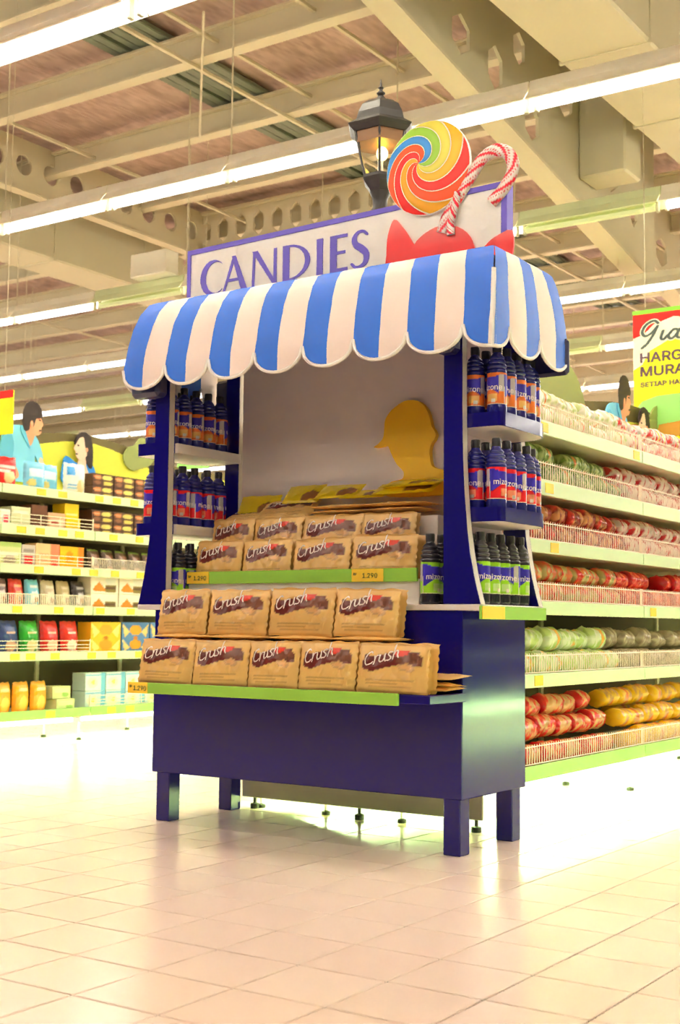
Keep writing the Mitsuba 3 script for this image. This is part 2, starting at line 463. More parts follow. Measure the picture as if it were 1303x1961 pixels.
for r in range(12):
    y = Y1 + r * DY
    js = [j for j in range(-22, 9) if any(in_view(-3.65 + (j + e_) * PITCHX, y, LZ) for e_ in (0, .5, 1))]
    seq = 0
    if r < 8:
        for j in js:
            xc = -3.65 + (j + 0.5) * PITCHX
            on = (r, j) not in UNLIT
            o = thing('fluorescent_light', '%s batten light, %s from the left in the %s of ceiling lights' % ('lit white' if on else 'unlit pale green', ORD[min(seq, 19)], rowname[r]), 'ceiling light', 'fluorescent ceiling lights')
            at = T().translate([xc, y, LZ])
            part(o, 'housing', housing if on else housing_g, at)
            part(o, 'tube', lit if on else dark_tube, at)
            part(o, 'lamp_holder', holder, T().translate([xc - .5975, y, LZ]))
            part(o, 'lamp_holder', holder, T().translate([xc + .5975, y, LZ]))
            xr_ = xc - PITCHX / 2
            under = -4.3 < xr_ < -3.45 and y < 15 or -12.4 < xr_ < -11.65 and y < 13.4
            if j % 2 == 0 and not under: part(o, 'hanger_rod', rod, T().translate([xr_, y, LZ]))
            seq += 1
        lo, hi = (min(js), max(js) + 1) if js else (0, 0)
    else:
        lo = hi = -8
    # the parts of the row outside the picture: one long continuous batten to each side
    for a_, b_ in ((-18, lo), (hi, 7)):
        if b_ - a_ < 1 or (r >= 8 and a_ == hi and False): continue
        x0, x1 = -3.65 + a_ * PITCHX, -3.65 + b_ * PITCHX
        o = thing('light_row', 'long lit batten light, %s part of the %s counted back' % ('left' if b_ == lo else 'right', ORD[r] + ' row'), 'ceiling light', 'continuous batten rows')
        part(o, 'tube', shape(tube([(x0 + .05, y, LZ), (x1 - .05, y, LZ)], .024, 8), 'fixture_white', emitter={'type': 'area', 'radiance': rgb(TUBE_L)}))
        part(o, 'housing', shape(cbox(x0, x1, y - .06, y + .06, LZ + .06, LZ + .15), 'fixture_white'))
for r in range(1, 4):
    y = Y1 - r * DY
    o = thing('light_row', 'long lit batten light overhead, %s row behind the nearest' % ORD[r], 'ceiling light', 'continuous batten rows')
    part(o, 'tube', shape(tube([(-18, y, LZ), (8, y, LZ)], .024, 8), 'fixture_white', emitter={'type': 'area', 'radiance': rgb(TUBE_L)}))
    part(o, 'housing', shape(cbox(-18, 8, y - .06, y + .06, LZ + .06, LZ + .15), 'fixture_white'))
single('ballast_box', 'small pale box on the third light row, left of the candies sign', 'box', shape(cbox(-9.35, -8.85, 9.85, 10.05, LZ + .17, LZ + .42, .01), 'fixture_white'))

# ------------------------------------------------------------------ the candy cart
CX = -3.6085
KB = 'candy_cart'
cart = thing(KB, 'dark blue candy cart with striped awning, stepped trays and bottle shelves', 'display cart')
part(cart, 'cabinet', shape(cbox(-4.482, -2.715, 4.965, 5.575, 0.238, 1.048, .004), 'blue_gloss'))
for x in (-4.455, -2.812):
    for y in (4.972, 5.463):
        part(cart, 'leg', shape(cbox(x, x + .084, y, y + .084, 0, .24, .004), 'blue_gloss'))
part(cart, 'counter', shape(cbox(-4.595, -2.628, 4.955, 5.59, 1.045, 1.072, .003), 'white_lam'), label='white counter top')
rr = part(cart, 'price_rail', shape(cbox(-2.63, -2.618, 4.955, 5.6, 1.008, 1.066, .002), 'rail_green'), label='green price rail at the counter end')
post_r = [(-2.807, 1.072), (-2.624, 1.072), (-2.64, 1.13), (-2.657, 1.2), (-2.676, 1.3), (-2.69, 1.4), (-2.703, 1.55), (-2.711, 1.7), (-2.715, 1.95), (-2.715, 2.6), (-2.807, 2.6)]
post_l = [(2 * CX - x, z) for x, z in post_r]
for pts in (post_l, post_r):
    for y in (4.958, 5.53):
        pl = sg.Polygon(pts)
        k = part(cart, 'side_post', shape(xz(pl, y + .004, y + .043), 'grey_core'))
        part(k, 'laminate', shape(xz(pl.buffer(-.001), y, y + .0042), 'blue_gloss'))
        part(k, 'laminate', shape(xz(pl.buffer(-.001), y + .0428, y + .047), 'blue_gloss'))
part(cart, 'back_panel', shape(cbox(-4.39, -2.825, 5.535, 5.56, 1.072, 2.6, .003), 'panel_white'), label='off white back panel')
part(cart, 'roof_board', shape(cbox(-4.555, -2.6, 4.99, 5.56, 2.592, 2.612, .003), 'navy'))
for x0, x1, y0, y1, z0 in ((-4.60, -4.407, 4.865, 4.955, 2.122), (-2.810, -2.712, 4.865, 4.955, 2.16), (-2.805, -2.478, 5.542, 5.575, 2.148), (-4.595, -4.412, 5.542, 5.575, 2.148)):
    part(cart, 'awning_bracket', shape(cbox(x0, x1, y0, y1, z0, 2.32, .02), 'navy'))


def shelf_plan(x_in, x_out, grow=0.0):
    s = 1 if x_out > x_in else -1
    pl = sg.box(min(x_in, x_out - s * .12), 5.012, max(x_in, x_out - s * .12), 5.528)
    pts = [(x_in, 5.012), (x_out - s * .03, 5.012)]
    pts += [(x_out - s * .03 + s * .03 * math.sin(t), 5.042 - .03 * math.cos(t)) for t in np.linspace(0, math.pi / 2, 5)]
    pts += [(x_out - s * .14 + s * .14 * math.cos(t), 5.388 + .14 * math.sin(t)) for t in np.linspace(0, math.pi / 2, 9)]
    pts += [(x_in, 5.528)]
    return sg.Polygon(pts)


def bottle_shelf(x_in, x_out, z):
    pl = shelf_plan(x_in, x_out)
    m = ext(pl, .05); m.apply_translation([0, 0, z - .05])
    k = part(cart, 'bottle_shelf', shape(m, 'white_lam'), label='white bottle shelf')
    s = 1 if x_out > x_in else -1
    ring = pl.buffer(.006, quad_segs=4).difference(pl).difference(sg.box(min(x_in - .02, x_in), 4.9, max(x_in, x_in + .02), 5.6) if True else None)
    # the lip runs round the outer sides only
    cut = sg.box(x_in - .03, 4.9, x_in + .001, 5.7) if s > 0 else sg.box(x_in - .001, 4.9, x_in + .03, 5.7)
    ring = ring.difference(cut)
    m = ext(ring, .062); m.apply_translation([0, 0, z - .05])
    part(k, 'lip', shape(m, 'blue_gloss', smooth=30), label='dark blue shelf lip')


for z in (1.895, 1.48):
    bottle_shelf(-2.825, -2.553, z)
    bottle_shelf(-4.392, -4.676, z)

# awning -----------------------------------------------------------------
CB, CW = S(36, 92, 188), S(246, 228, 218)
FPROF = np.array([(0.045, 2.645), (0.0, 2.625), (-0.05, 2.565), (-0.09, 2.48), (-0.118, 2.38), (-0.134, 2.30), (-0.14, 2.26)])
NS, SUBS = 15, 8


def aw_point(t, q):
    """t: position along the edge in stripes (front 0..15, right side 15..20, left side -5..0); q: 0 ridge .. 1 the lower edge."""
    n_ = len(FPROF) - 1
    tt = t / 2 - math.floor(t / 2)
    drop = 0.108 * math.sqrt(max(0.0, 1 - (2 * tt - 1) ** 2)) ** 0.9
    if q <= 0.8:
        h = q / 0.8 * n_; i = min(int(h), n_ - 1); f = h - i
        off, z = FPROF[i] * (1 - f) + FPROF[i + 1] * f
    else:
        f = (q - 0.8) / 0.2
        off, z = -0.14 - 0.003 * f, 2.26 - drop * f
    puff = 0.008 * math.sin(math.pi * tt) * min(1, q * 2)
    off -= puff
    hip = np.clip((0.045 - off) / 0.185, 0, 1)     # 0 at the ridge, 1 at the lower edge
    if 0 <= t <= 15:
        xl, xr = -4.555 - 0.05 * hip, -2.585 + 0.09 * hip
        return (xl + (xr - xl) * t / 15, 4.965 + off, z)
    if t > 15:
        f = (t - 15) / 5
        xr = -2.585 + 0.09 * hip + puff
        return (xr, (4.965 + off + puff) * (1 - f) + (5.55 + 0.035 * hip) * f, z)
    f = -t / 5
    return (-4.555 - 0.05 * hip - puff, (4.965 + off + puff) * (1 - f) + (5.55 + 0.035 * hip) * f, z)


QS = np.r_[np.linspace(0, .8, 19), .85, .9, .95, 1.0]
V, F, C = [], [], []
for s in range(-5, 20):
    colr = CB if (s == 15 or (s < 15 and s % 2 == 0) or (s > 15 and s % 2 == 1)) else CW
    base = len(V)
    for i in range(SUBS + 1):
        t = s + i / SUBS
        t = min(max(t, s + 1e-6), s + 1 - 1e-6)
        for q in QS:
            V.append(aw_point(t, q)); C.append(colr)
    nq = len(QS)
    for i in range(SUBS):
        for k in range(nq - 1):
            p0 = base + i * nq + k
            F += [(p0, p0 + nq + 1, p0 + nq), (p0, p0 + 1, p0 + nq + 1)]
V = np.array(V)
V[:, :] += (meshkit.fbm(V * 9, 3, 5)[:, None] - .5) * [0.004, 0.01, 0.006]
aw = part(cart, 'awning', shape(trimesh.Trimesh(V, F, process=False), 'awning_cloth', smooth=True, color=np.array(C)), label='blue and white striped awning with scalloped edge')
for s in range(-4, 20, 2):
    a_, b_ = (s, s + 2) if s >= 0 or s < 0 else (s, s + 2)
    pts = [np.array(aw_point(t, 1.0)) + (0, -.002, 0) for t in np.linspace(s + 1e-4, min(s + 2, 20) - 1e-4, 22)]
    part(aw, 'piping', shape(tube(pts, .0085, 6), 'piping_white', smooth=True))
cor = [np.array(aw_point(15, q)) for q in np.linspace(0.36, 1, 14)]
wd = np.linspace(0.010, 0.026, 14)
sv = []
for p, w_ in zip(cor, wd): sv += [p + (-w_ * .6, -.006, 0), p + (.004, -.004, 0), p + (.008, w_ * .9, 0)]
sf = []
for i in range(13):
    for k in range(2):
        a_ = i * 3 + k
        sf += [(a_, a_ + 1, a_ + 4), (a_, a_ + 4, a_ + 3)]
part(aw, 'corner_tape', shape(trimesh.Trimesh(sv, sf, process=False), 'piping_white'), label='white tape down the awning corner')

# sign --------------------------------------------------------------------
SX0, SX1, SZ0, SZ1, SY = -4.552, -2.638, 2.60, 2.977, 5.245


def lean(m):                                  # the board hangs a little out of level
    v = m.vertices.copy(); v[:, 2] += 0.019 * (v[:, 0] - SX0); m.vertices = v
    return m


sign = part(cart, 'sign_board', shape(lean(cbox(SX0 + .004, SX1 - .004, SY, SY + .05, SZ0, SZ1 - .004, .003)), 'sign_white'), label='white sign board reading CANDIES')
fr = sg.box(SX0, SZ0, SX1, SZ1).difference(sg.box(SX0 + .022, SZ0 - .1, SX1 - .03, SZ1 - .026))
part(sign, 'frame', shape(lean(xz(fr, SY - .006, SY + .056)), 'ink_blue'), label='violet blue frame')


def ellipse(cx, cy, rx, ry): return affinity.scale(sg.Point(cx, cy).buffer(1, quad_segs=16), rx, ry)


def vstroke(pts, ws):
    """A stroke of changing width."""
    p = smooth_poly(np.c_[pts, ws], 8, False)
    return unary_union([sg.MultiPoint([a[:2], b[:2]]).buffer(1e-6) if False else unary_union([sg.Point(a[:2]).buffer(a[2], quad_segs=6), sg.Point(b[:2]).buffer(b[2], quad_segs=6)]).convex_hull for a, b in zip(p[:-1], p[1:])])


TH, TN = 0.20, 0.06


def letter(c):
    if c == 'C':
        s = ellipse(.46, .5, .46, .52).difference(ellipse(.565, .5, .375, .45))
        return s.difference(sg.Polygon([(.6, .5), (1.5, 1.15), (1.5, -.15)])).difference(sg.box(.86, -1, 2, 2)), .84
    if c == 'A':
        return unary_union([sg.Polygon([(0, 0), (.07, 0), (.44, .94), (.4, 1.02), (.37, 1.02)]), sg.Polygon([(.33, 1.02), (.46, 1.02), (.90, 0), (.68, 0)]), sg.box(.16, .29, .62, .37)]), .9
    if c == 'N':
        return unary_union([sg.Polygon([(.03, 0), (.10, 0), (.13, .98), (.06, .98)]), sg.Polygon([(.03, 1.02), (.20, 1.02), (.80, .0), (.70, -.02)]), sg.box(.71, 0, .80, 1)]), .85
    if c == 'D':
        bowl = ellipse(.18, .5, .66, .5).difference(ellipse(.2, .5, .49, .44)).intersection(sg.box(.08, -1, 2, 2))
        return unary_union([sg.box(0, 0, TH, 1), bowl]), .86
    if c == 'I':
        return sg.Polygon([(.02, 0), (.16, 0), (.155, .5), (.16, 1), (.02, 1), (.025, .5)]), .2
    if c == 'E':
        return unary_union([sg.box(0, 0, TH, 1), sg.box(0, 0, .53, .085), sg.box(0, .47, .46, .55), sg.box(0, .915, .52, 1)]), .56
    if c == 'S':
        return vstroke([(.48, .88), (.36, .97), (.2, .95), (.1, .8), (.16, .63), (.33, .5), (.46, .34), (.44, .13), (.3, .03), (.14, .03), (.03, .13)], [.035, .04, .045, .07, .085, .095, .085, .07, .045, .04, .035]), .56


x0s = dict(zip(range(7), (-4.46, -4.307, -4.112, -3.913, -3.702, -3.62, -3.497)))
x1s = dict(zip(range(7), (-4.31, -4.143, -3.953, -3.743, -3.664, -3.515, -3.388)))
for i, ch in enumerate('CANDIES'):
    pl, _ = letter(ch)
    b = pl.bounds
    k_ = (x1s[i] - x0s[i]) / (b[2] - b[0])
    pl = affinity.translate(affinity.scale(pl, k_, .185, origin=(b[0], 0)), x0s[i] - b[0], 2.712 - .012 * 0)
    m = xz(pl, SY - .004, SY + .001)
    v = m.vertices.copy(); v[:, 2] += 0.0035 * (v[:, 0] - SX0) / .3; m.vertices = v
    part(sign, 'letter', shape(m, 'ink_blue'))

# lollipop: flat printed cut-out, spiral print
LC, LR = np.array([-3.050, 3.146]), 0.228
cols = [S(150, 196, 60), S(238, 226, 90), S(252, 196, 50), S(240, 50, 40), S(246, 84, 36), S(252, 176, 40), S(238, 42, 36), S(248, 84, 30), S(58, 146, 220)]
white = S(252, 238, 214)
sw = np.array([-0.045, 0.028])              # the spiral's heart, off centre
nr, V, F, C = 40, [], [], []
seg = []
for i, c in enumerate(cols):
    a0, a1 = i / len(cols), (i + 1) / len(cols)
    seg += [(a0, a0 + .012, white), (a0 + .012, a1, c)]
for a0, a1, c in seg:
    na = 8 if a1 - a0 > .03 else 2
    base = len(V)
    for ia in range(na + 1):
        for ir in range(nr + 1):
            f = ir / nr
            phi = 2 * math.pi * (0.43 - (a0 + (a1 - a0) * ia / na)) + (1 - f) ** 1.15 * (-2.9)
            cen = LC + sw * (1 - f)
            rad = LR * f ** 0.85
            x, z = cen[0] + rad * math.cos(phi), cen[1] + rad * math.sin(phi)
            V.append((x, SY - .020 - .012 * (1 - f ** 4), z))
            sh = 0.9 + 0.1 * math.sin(ia / na * math.pi)
            C.append(np.clip(c * sh, 0, 1))
    for ia in range(na):
        for ir in range(nr):
            p0 = base + ia * (nr + 1) + ir
            F += [(p0, p0 + 1, p0 + nr + 2), (p0, p0 + nr + 2, p0 + nr + 1)]
lol = part(sign, 'lollipop', shape(trimesh.Trimesh(V, F, process=False), 'print_gloss', smooth=True, color=np.array(C)), label='round rainbow swirl lollipop cut-out')
rim = xz(ellipse(LC[0], LC[1], LR, LR), SY - .0205, SY - .002)
k = nextkey(cart + '__lollipop_board')
scene[k] = shape(rim, 'sign_white')
labels[k] = {'label': 'white backing board of the lollipop'}


def striped_path(pts, w, n=60, pitch=0.055, slant=1.2, y=SY - .012, cols_=(S(232, 40, 60), S(252, 240, 230)), th=.012):
    p = smooth_poly(pts, 12, False)
    d = np.r_[0, np.cumsum(np.linalg.norm(np.diff(p, axis=0), axis=1))]
    s = np.linspace(0, d[-1], n)
    c = np.stack([np.interp(s, d, p[:, 0]), np.interp(s, d, p[:, 1])], -1)
    t = np.gradient(c, axis=0); t /= np.linalg.norm(t, axis=1, keepdims=True)
    nn = np.stack([-t[:, 1], t[:, 0]], -1)
    V, F, C = [], [], []
    m = 10
    for i in range(n):
        for k in range(m + 1):
            e_ = k / m * 2 - 1
            q = c[i] + nn[i] * e_ * w
            V.append((q[0], y - th * math.sqrt(max(0, 1 - e_ * e_)), q[1]))
            f = (s[i] + e_ * w * slant) / pitch
            f = f - math.floor(f)
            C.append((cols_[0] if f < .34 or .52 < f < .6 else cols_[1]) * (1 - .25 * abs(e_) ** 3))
    for i in range(n - 1):
        for k in range(m):
            a_ = i * (m + 1) + k
            F += [(a_, a_ + 1, a_ + m + 2), (a_, a_ + m + 2, a_ + m + 1)]
    mesh = trimesh.Trimesh(V, F, process=False)
    back = xz(sg.LineString(c).buffer(w * .98, cap_style=2), y, y + .006)
    mesh2 = cat(mesh, back)
    col = np.vstack([np.array(C), np.tile(S(245, 235, 228), (len(back.vertices), 1))])
    return mesh2, col


m, col = striped_path([(-2.975, 2.82), (-2.945, 2.90), (-2.888, 2.98), (-2.825, 3.06), (-2.765, 3.135), (-2.69, 3.165), (-2.625, 3.13), (-2.605, 3.06), (-2.645, 2.985), (-2.715, 2.92)], .031, 150, pitch=.10, slant=2.0)
part(sign, 'candy_cane', shape(m, 'print_gloss', smooth=True, color=col), label='red and white striped candy cane cut-out')
m, col = striped_path([(-2.925, 2.80), (-2.925, 2.86), (-2.9, 2.94), (-2.885, 3.0)], .021, 60, pitch=.05, slant=-1.0, y=SY - .018)
part(sign, 'candy_stick', shape(m, 'print_gloss', smooth=True, color=col), label='red and white striped lollipop stick')


def flat_print(polys_pts, base, shade, y0=SY - .010, y1=SY + .001, n=8):
    pl = sg.Polygon(smooth_poly(polys_pts, n))
    m = xz(pl.buffer(0), y0, y1)
    m = m.subdivide_to_size(.02, max_iter=6) if hasattr(m, 'subdivide_to_size') else m
    v = m.vertices
    z0, z1 = v[:, 2].min(), v[:, 2].max()
    col = np.asarray(base) * 1.0 + np.clip((v[:, 2:3] - z0 - .6 * (z1 - z0)) / (.4 * (z1 - z0)), 0, 1) * (np.asarray(shade) - base) * .6
    return shape(m, 'print_gloss', color=col)


RED, PINK = S(240, 50, 48), S(255, 150, 140)
cd = nextkey(sign + '__wrapped_candy')
scene[cd] = flat_print([(-3.15, 2.62), (-3.155, 2.73), (-3.118, 2.80), (-3.05, 2.842), (-2.976, 2.856), (-2.895, 2.838), (-2.832, 2.785), (-2.80, 2.70), (-2.80, 2.62)], RED, PINK)
labels[cd] = {'label': 'red wrapped candy print'}
part(sign, 'candy_wrapper_end', flat_print([(-3.288, 2.66), (-3.284, 2.76), (-3.278, 2.85), (-3.243, 2.93), (-3.195, 2.885), (-3.15, 2.82), (-3.122, 2.765), (-3.132, 2.73), (-3.124, 2.68), (-3.18, 2.66)], RED, PINK, n=3))
part(sign, 'candy_wrapper_end', flat_print([(-2.775, 2.69), (-2.742, 2.728), (-2.70, 2.755), (-2.612, 2.775), (-2.612, 2.66), (-2.68, 2.655)], RED, PINK, n=3))

# trays ----------------------------------------------------------------------
part(cart, 'tray', shape(cat(cbox(-4.36, -2.70, 4.66, 4.972, .655, .692, .003), cbox(-4.34, -3.02, 4.80, 4.967, .692, .88, .003)), 'blue_gloss'), label='dark blue lower tray')
lr = part(cart, 'price_rail', shape(cbox(-4.235, -2.845, 4.642, 4.66, .646, .697, .002), 'rail_green'), label='green price rail of the lower tray')
part(cart, 'display_step', shape(cat(cbox(-4.385, -3.012, 5.105, 5.53, 1.073, 1.19, .003), cbox(-4.385, -3.03, 5.235, 5.53, 1.19, 1.32, .003), cbox(-4.36, -3.05, 5.335, 5.53, 1.32, 1.50, .003)), 'white_lam'), label='white stepped upper tray')
ur = part(cart, 'price_rail', shape(cbox(-4.385, -3.02, 5.092, 5.106, 1.178, 1.240, .002), 'rail_green'), label='green price rail of the upper tray')


def tag_shape(w, h, txt):
    m = cbox(-w / 2, w / 2, -.004, 0, -h / 2, h / 2, .001)
    return shape(m, 'tag_yellow')


def txt_shape(txt, h, material, bold=False):
    m = meshkit.text_mesh(txt, h, .0015, bold)
    v = m.vertices.copy(); v[:, 0] -= (v[:, 0].min() + v[:, 0].max()) / 2
    m.vertices = np.stack([v[:, 0], -v[:, 2], v[:, 1] - h / 2], -1)
    return shape(m, material)


price_txt, rp_txt = txt_shape('1.290', .022, 'ink'), txt_shape('RP', .012, 'ink')
for rail, x, y, z, w_, h_ in ((lr, -4.29, 4.644, .672, .125, .052), (ur, -4.31, 5.092, 1.209, .145, .06), (ur, -3.285, 5.092, 1.209, .175, .06)):
    t_ = part(rail, 'price_tag', tag_shape(w_, h_, ''), T().translate([x, y, z]), label='yellow price tag')
    scene[nextkey(rail + '__price_lettering')] = {**price_txt, 'to_world': T().translate([x + .015, y - .0042, z - .002])}
    scene[nextkey(rail + '__price_lettering')] = {**rp_txt, 'to_world': T().translate([x - w_ / 2 + .02, y - .0042, z + .006])}
part(rr, 'price_tag', shape(cbox(-2.618, -2.614, 4.96, 5.17, 1.010, 1.064, .001), 'tag_yellow'), label='yellow price tag')

# yellow head silhouette on the back panel
hp = [(-3.52, 1.872), (-3.49, 1.892), (-3.463, 1.925), (-3.456, 2.0), (-3.435, 2.035), (-3.405, 2.062), (-3.34, 2.093), (-3.265, 2.087), (-3.215, 2.043), (-3.192, 1.985), (-3.185, 1.955), (-3.162, 1.918), (-3.168, 1.89), (-3.186, 1.868), (-3.196, 1.83), (-3.188, 1.77),
      (-3.17, 1.75), (-3.125, 1.735), (-3.09, 1.70), (-3.09, 1.62), (-3.44, 1.62), (-3.43, 1.685), (-3.36, 1.70), (-3.345, 1.715), (-3.347, 1.742), (-3.385, 1.779), (-3.415, 1.83), (-3.441, 1.879), (-3.47, 1.874)]
part(cart, 'head_silhouette', shape(xz(sg.Polygon(smooth_poly(hp, 4)).buffer(0), 5.505, 5.535), 'head_yellow'), label='yellow cut-out of a head in a cap')

# ------------------------------------------------------------------ lantern on the cart's roof
lan = thing('street_lantern', 'black hexagonal street lantern on a post behind the candies sign', 'lantern')
LX, LY = -3.452, 5.44


def hexring(r0, z0, r1, z1, th=0.0):
    return lathe([(r0, z0), (r1, z1)], 6)


def hexlathe(prof):
    m = lathe([(0.0005, prof[0][1])] + list(prof) + [(0.0005, prof[-1][1])], 6)
    m.apply_translation([LX, LY, 0]); return m


def roundlathe(prof):
    m = lathe([(0.0005, prof[0][1])] + list(prof) + [(0.0005, prof[-1][1])], 20)
    m.apply_translation([LX, LY, 0]); return m


part(lan, 'post', shape(roundlathe([(.06, 2.612), (.06, 2.63), (.035, 2.66), (.032, 3.04), (.045, 3.05), (.045, 3.07), (.036, 3.085), (.038, 3.12), (.055, 3.16)]), 'lamp_black', smooth=40))
part(lan, 'base_cup', shape(hexlathe([(.05, 3.155), (.09, 3.205), (.098, 3.225), (.098, 3.24), (.08, 3.245)]), 'lamp_black'))
part(lan, 'brim', shape(hexlathe([(.15, 3.455), (.175, 3.475), (.185, 3.49), (.13, 3.525), (.125, 3.53)]), 'lamp_black'))
part(lan, 'canopy', shape(hexlathe([(.138, 3.52), (.128, 3.56), (.105, 3.605), (.07, 3.63), (.03, 3.645)]), 'lamp_black'))
part(lan, 'inner_hood', shape(hexlathe([(.135, 3.40), (.14, 3.456)]), 'lamp_brown'))
part(lan, 'finial', shape(roundlathe([(.03, 3.64), (.022, 3.655), (.012, 3.665), (.022, 3.675), (.022, 3.68), (.009, 3.69), (.009, 3.70), (.015, 3.706), (.007, 3.715), (.003, 3.75)]), 'lamp_black', smooth=40))
for k in range(6):
    a_ = k * math.pi / 3
    b_ = a_ + math.pi / 3
    P = lambda r, an, z: (LX + r * math.cos(an), LY + r * math.sin(an), z)
    part(lan, 'bar', shape(tube([P(.088, a_, 3.24), P(.142, a_, 3.46)], .006, 6), 'lamp_black'))
    q = np.array([P(.084, a_, 3.24), P(.084, b_, 3.24), P(.138, b_, 3.458), P(.138, a_, 3.458)])
    part(lan, 'pane', shape(trimesh.Trimesh(q, [(0, 1, 2), (0, 2, 3)], process=False), 'glass'), label='clear glass pane')
bm = trimesh.creation.icosphere(2, .030); bm.apply_scale([1, 1, 1.25]); bm.apply_translation([LX + .01, LY, 3.36])
part(lan, 'bulb', shape(bm, 'fixture_white', emitter={'type': 'area', 'radiance': rgb([5.0, 3.0, 0.35])}), label='glowing yellow bulb')
part(lan, 'candle_sleeve', shape(roundlathe([(.014, 3.24), (.014, 3.325)]), 'script_white'))

# ------------------------------------------------------------------ crush packets
TAN, TAN2 = S(232, 186, 108), S(214, 162, 84)
BROWN, CHOC, REDP, WAF = S(82, 22, 18), S(96, 56, 42), S(206, 50, 30), S(222, 172, 112)
PW, PH, PT = 0.33, 0.205, 0.042
band = [(.08, .48), (.22, .42), (.45, .52), (.62, .58), (.9, .55), (.93, .70), (.86, .82), (.6, .86), (.45, .80), (.25, .74), (.10, .76)]
design = [('rect', .0, .0, 1, .035, TAN2), ('rect', 0, .955, 1, 1, TAN2), ('poly', band, BROWN), ('poly', [(.55, .60), (.92, .56), (.93, .70), (.85, .81), (.6, .8)], CHOC),
          ('poly', [(.5, .78), (.58, .87), (.74, .87), (.70, .76), (.6, .73)], REDP), ('poly', [(.56, .56), (.62, .46), (.80, .42), (.84, .52), (.72, .60)], WAF * .8), ('poly', [(.58, .55), (.64, .49), (.76, .46), (.78, .52), (.70, .57)], WAF),
          ('rect', .14, .235, .84, .25, TAN2 * .8), ('rect', .14, .18, .6, .19, TAN2 * .85), ('rect', .2, .12, .8, .13, TAN2 * .9)]
CR = {'C': ([[(.42, .86), (.30, .98), (.10, .78), (.02, .38), (.14, .10), (.34, .08), (.5, .2)]], .52),
      'r': ([[(.06, .6), (.1, .3), (.06, 0)], [(.08, .34), (.2, .56), (.34, .56)]], .36),
      'u': ([[(.06, .56), (.04, .2), (.14, .04), (.30, .16), (.36, .56)], [(.36, .56), (.34, .2), (.42, .02)]], .46),
      's': ([[(.34, .54), (.2, .6), (.08, .46), (.2, .32), (.3, .16), (.18, .02), (.02, .06)]], .38),
      'h': ([[(.1, 1.02), (.06, .5), (.05, 0)], [(.06, .3), (.2, .56), (.32, .46), (.32, .2), (.4, .02)]], .44)}
word, xo = [], 0
for ch in 'Crush':
    ls, adv = CR[ch]
    word += [[(x + xo, z) for x, z in l] for l in ls]
    xo += adv
word = strokes(word, .042)
word = affinity.skew(word, xs=14)
b = word.bounds
word = affinity.scale(affinity.translate(word, -b[0], -b[1]), .165 / (b[2] - b[0]), .062 / (b[3] - b[1]), origin=(0, 0))
word = affinity.rotate(word, 15, origin=(0, 0))
word = affinity.translate(word, -PW / 2 + .13 * PW, .50 * PH)
word_m = ext(word.simplify(.0006), .0016)
crush = []
for s in range(4):
    m, col, sf = pillow(PW, PH, PT, 44, 32, 11 + s, TAN, design, TAN, .009)
    w_ = word_m.copy()
    w_ = w_.subdivide_to_size(.012, max_iter=5)
    v = w_.vertices.copy()
    w_.vertices = np.stack([v[:, 0], sf(v[:, 0], v[:, 1]) - .0012 - v[:, 2], v[:, 1]], -1)
    crush.append((shape(m, 'print_film', smooth=True, color=col), shape(w_, 'script_white')))
m, col, _ = pillow(PW, PH, .034, 22, 16, 31, TAN, [], TAN, .006)
plain = shape(m, 'print_film', smooth=True, color=col)
YEL = S(246, 214, 20)
m, col, _ = pillow(PW, PH, .034, 24, 18, 33, YEL, [('poly', [(.5, .1), (.9, .12), (.95, .5), (.75, .62), (.5, .4)], S(120, 70, 30)), ('rect', 0, .96, 1, 1, S(226, 190, 10))], YEL, .006)
yellow = shape(m, 'print_film', smooth=True, color=col)


def packet(x, y, z, w, h, lean_deg, s, label, rz=0.0, roll=0.0, group='tan wafer packets standing on the trays'):
    o = thing('wafer_packet', label, 'snack packet', group)
    to = T().translate([x, y, z]).rotate([0, 0, 1], rz).rotate([0, 1, 0], roll).rotate([1, 0, 0], -lean_deg).scale([w / PW, .85, h / PH])
    part(o, 'pouch', crush[s % 4][0], to)
    part(o, 'lettering', crush[s % 4][1], to)
    return o


def back_packet(x, y, z, w, h, lean_deg, label, rz=0.0, roll=0.0, shp=None, ty=.72, group='tan wafer packets behind the front ones'):
    to = T().translate([x, y, z]).rotate([0, 0, 1], rz).rotate([0, 1, 0], roll).rotate([1, 0, 0], -lean_deg).scale([w / PW, ty, h / PH])
    return single('wafer_packet', label, 'snack packet', shp or plain, to, group)


rows = [('bottom row', 4.682, .694, .212, [(-4.325, -3.995), (-3.985, -3.67), (-3.66, -3.385), (-3.378, -3.085), (-3.078, -2.722)], 2, 8),
        ('second row up', 4.838, .926, .218, [(-4.35, -4.045), (-4.035, -3.675), (-3.665, -3.31), (-3.30, -2.975)], 2, 9),
        ('third row up', 5.128, 1.194, .208, [(-4.362, -4.07), (-4.06, -3.76), (-3.75, -3.415), (-3.405, -3.05)], 2, 8),
        ('top row', 5.262, 1.322, .200, [(-4.375, -4.10), (-4.09, -3.80), (-3.79, -3.45), (-3.44, -3.14)], 1, 8)]
sd = 0
for rn, y, z, h, spans, nb, ln in rows:
    for i, (a_, b_) in enumerate(spans):
        sd += 1
        w_ = b_ - a_
        packet((a_ + b_) / 2, y, z, w_, h + rng.uniform(-.004, .004), ln + rng.uniform(-2, 2), sd, 'tan chocolate wafer packet, %s from the left in the %s' % (ORD[i], rn), rz=rng.uniform(-2, 2), roll=rng.uniform(-1.2, 1.2))
        for k in range(nb):
            back_packet((a_ + b_) / 2 + rng.uniform(-.008, .02), y + .038 * (k + 1), z, w_ * .98, h * rng.uniform(.95, 1.0), ln, 'plain tan packet, %s behind the %s front packet, %s' % (ORD[k], ORD[i], rn), rz=rng.uniform(-1, 1))
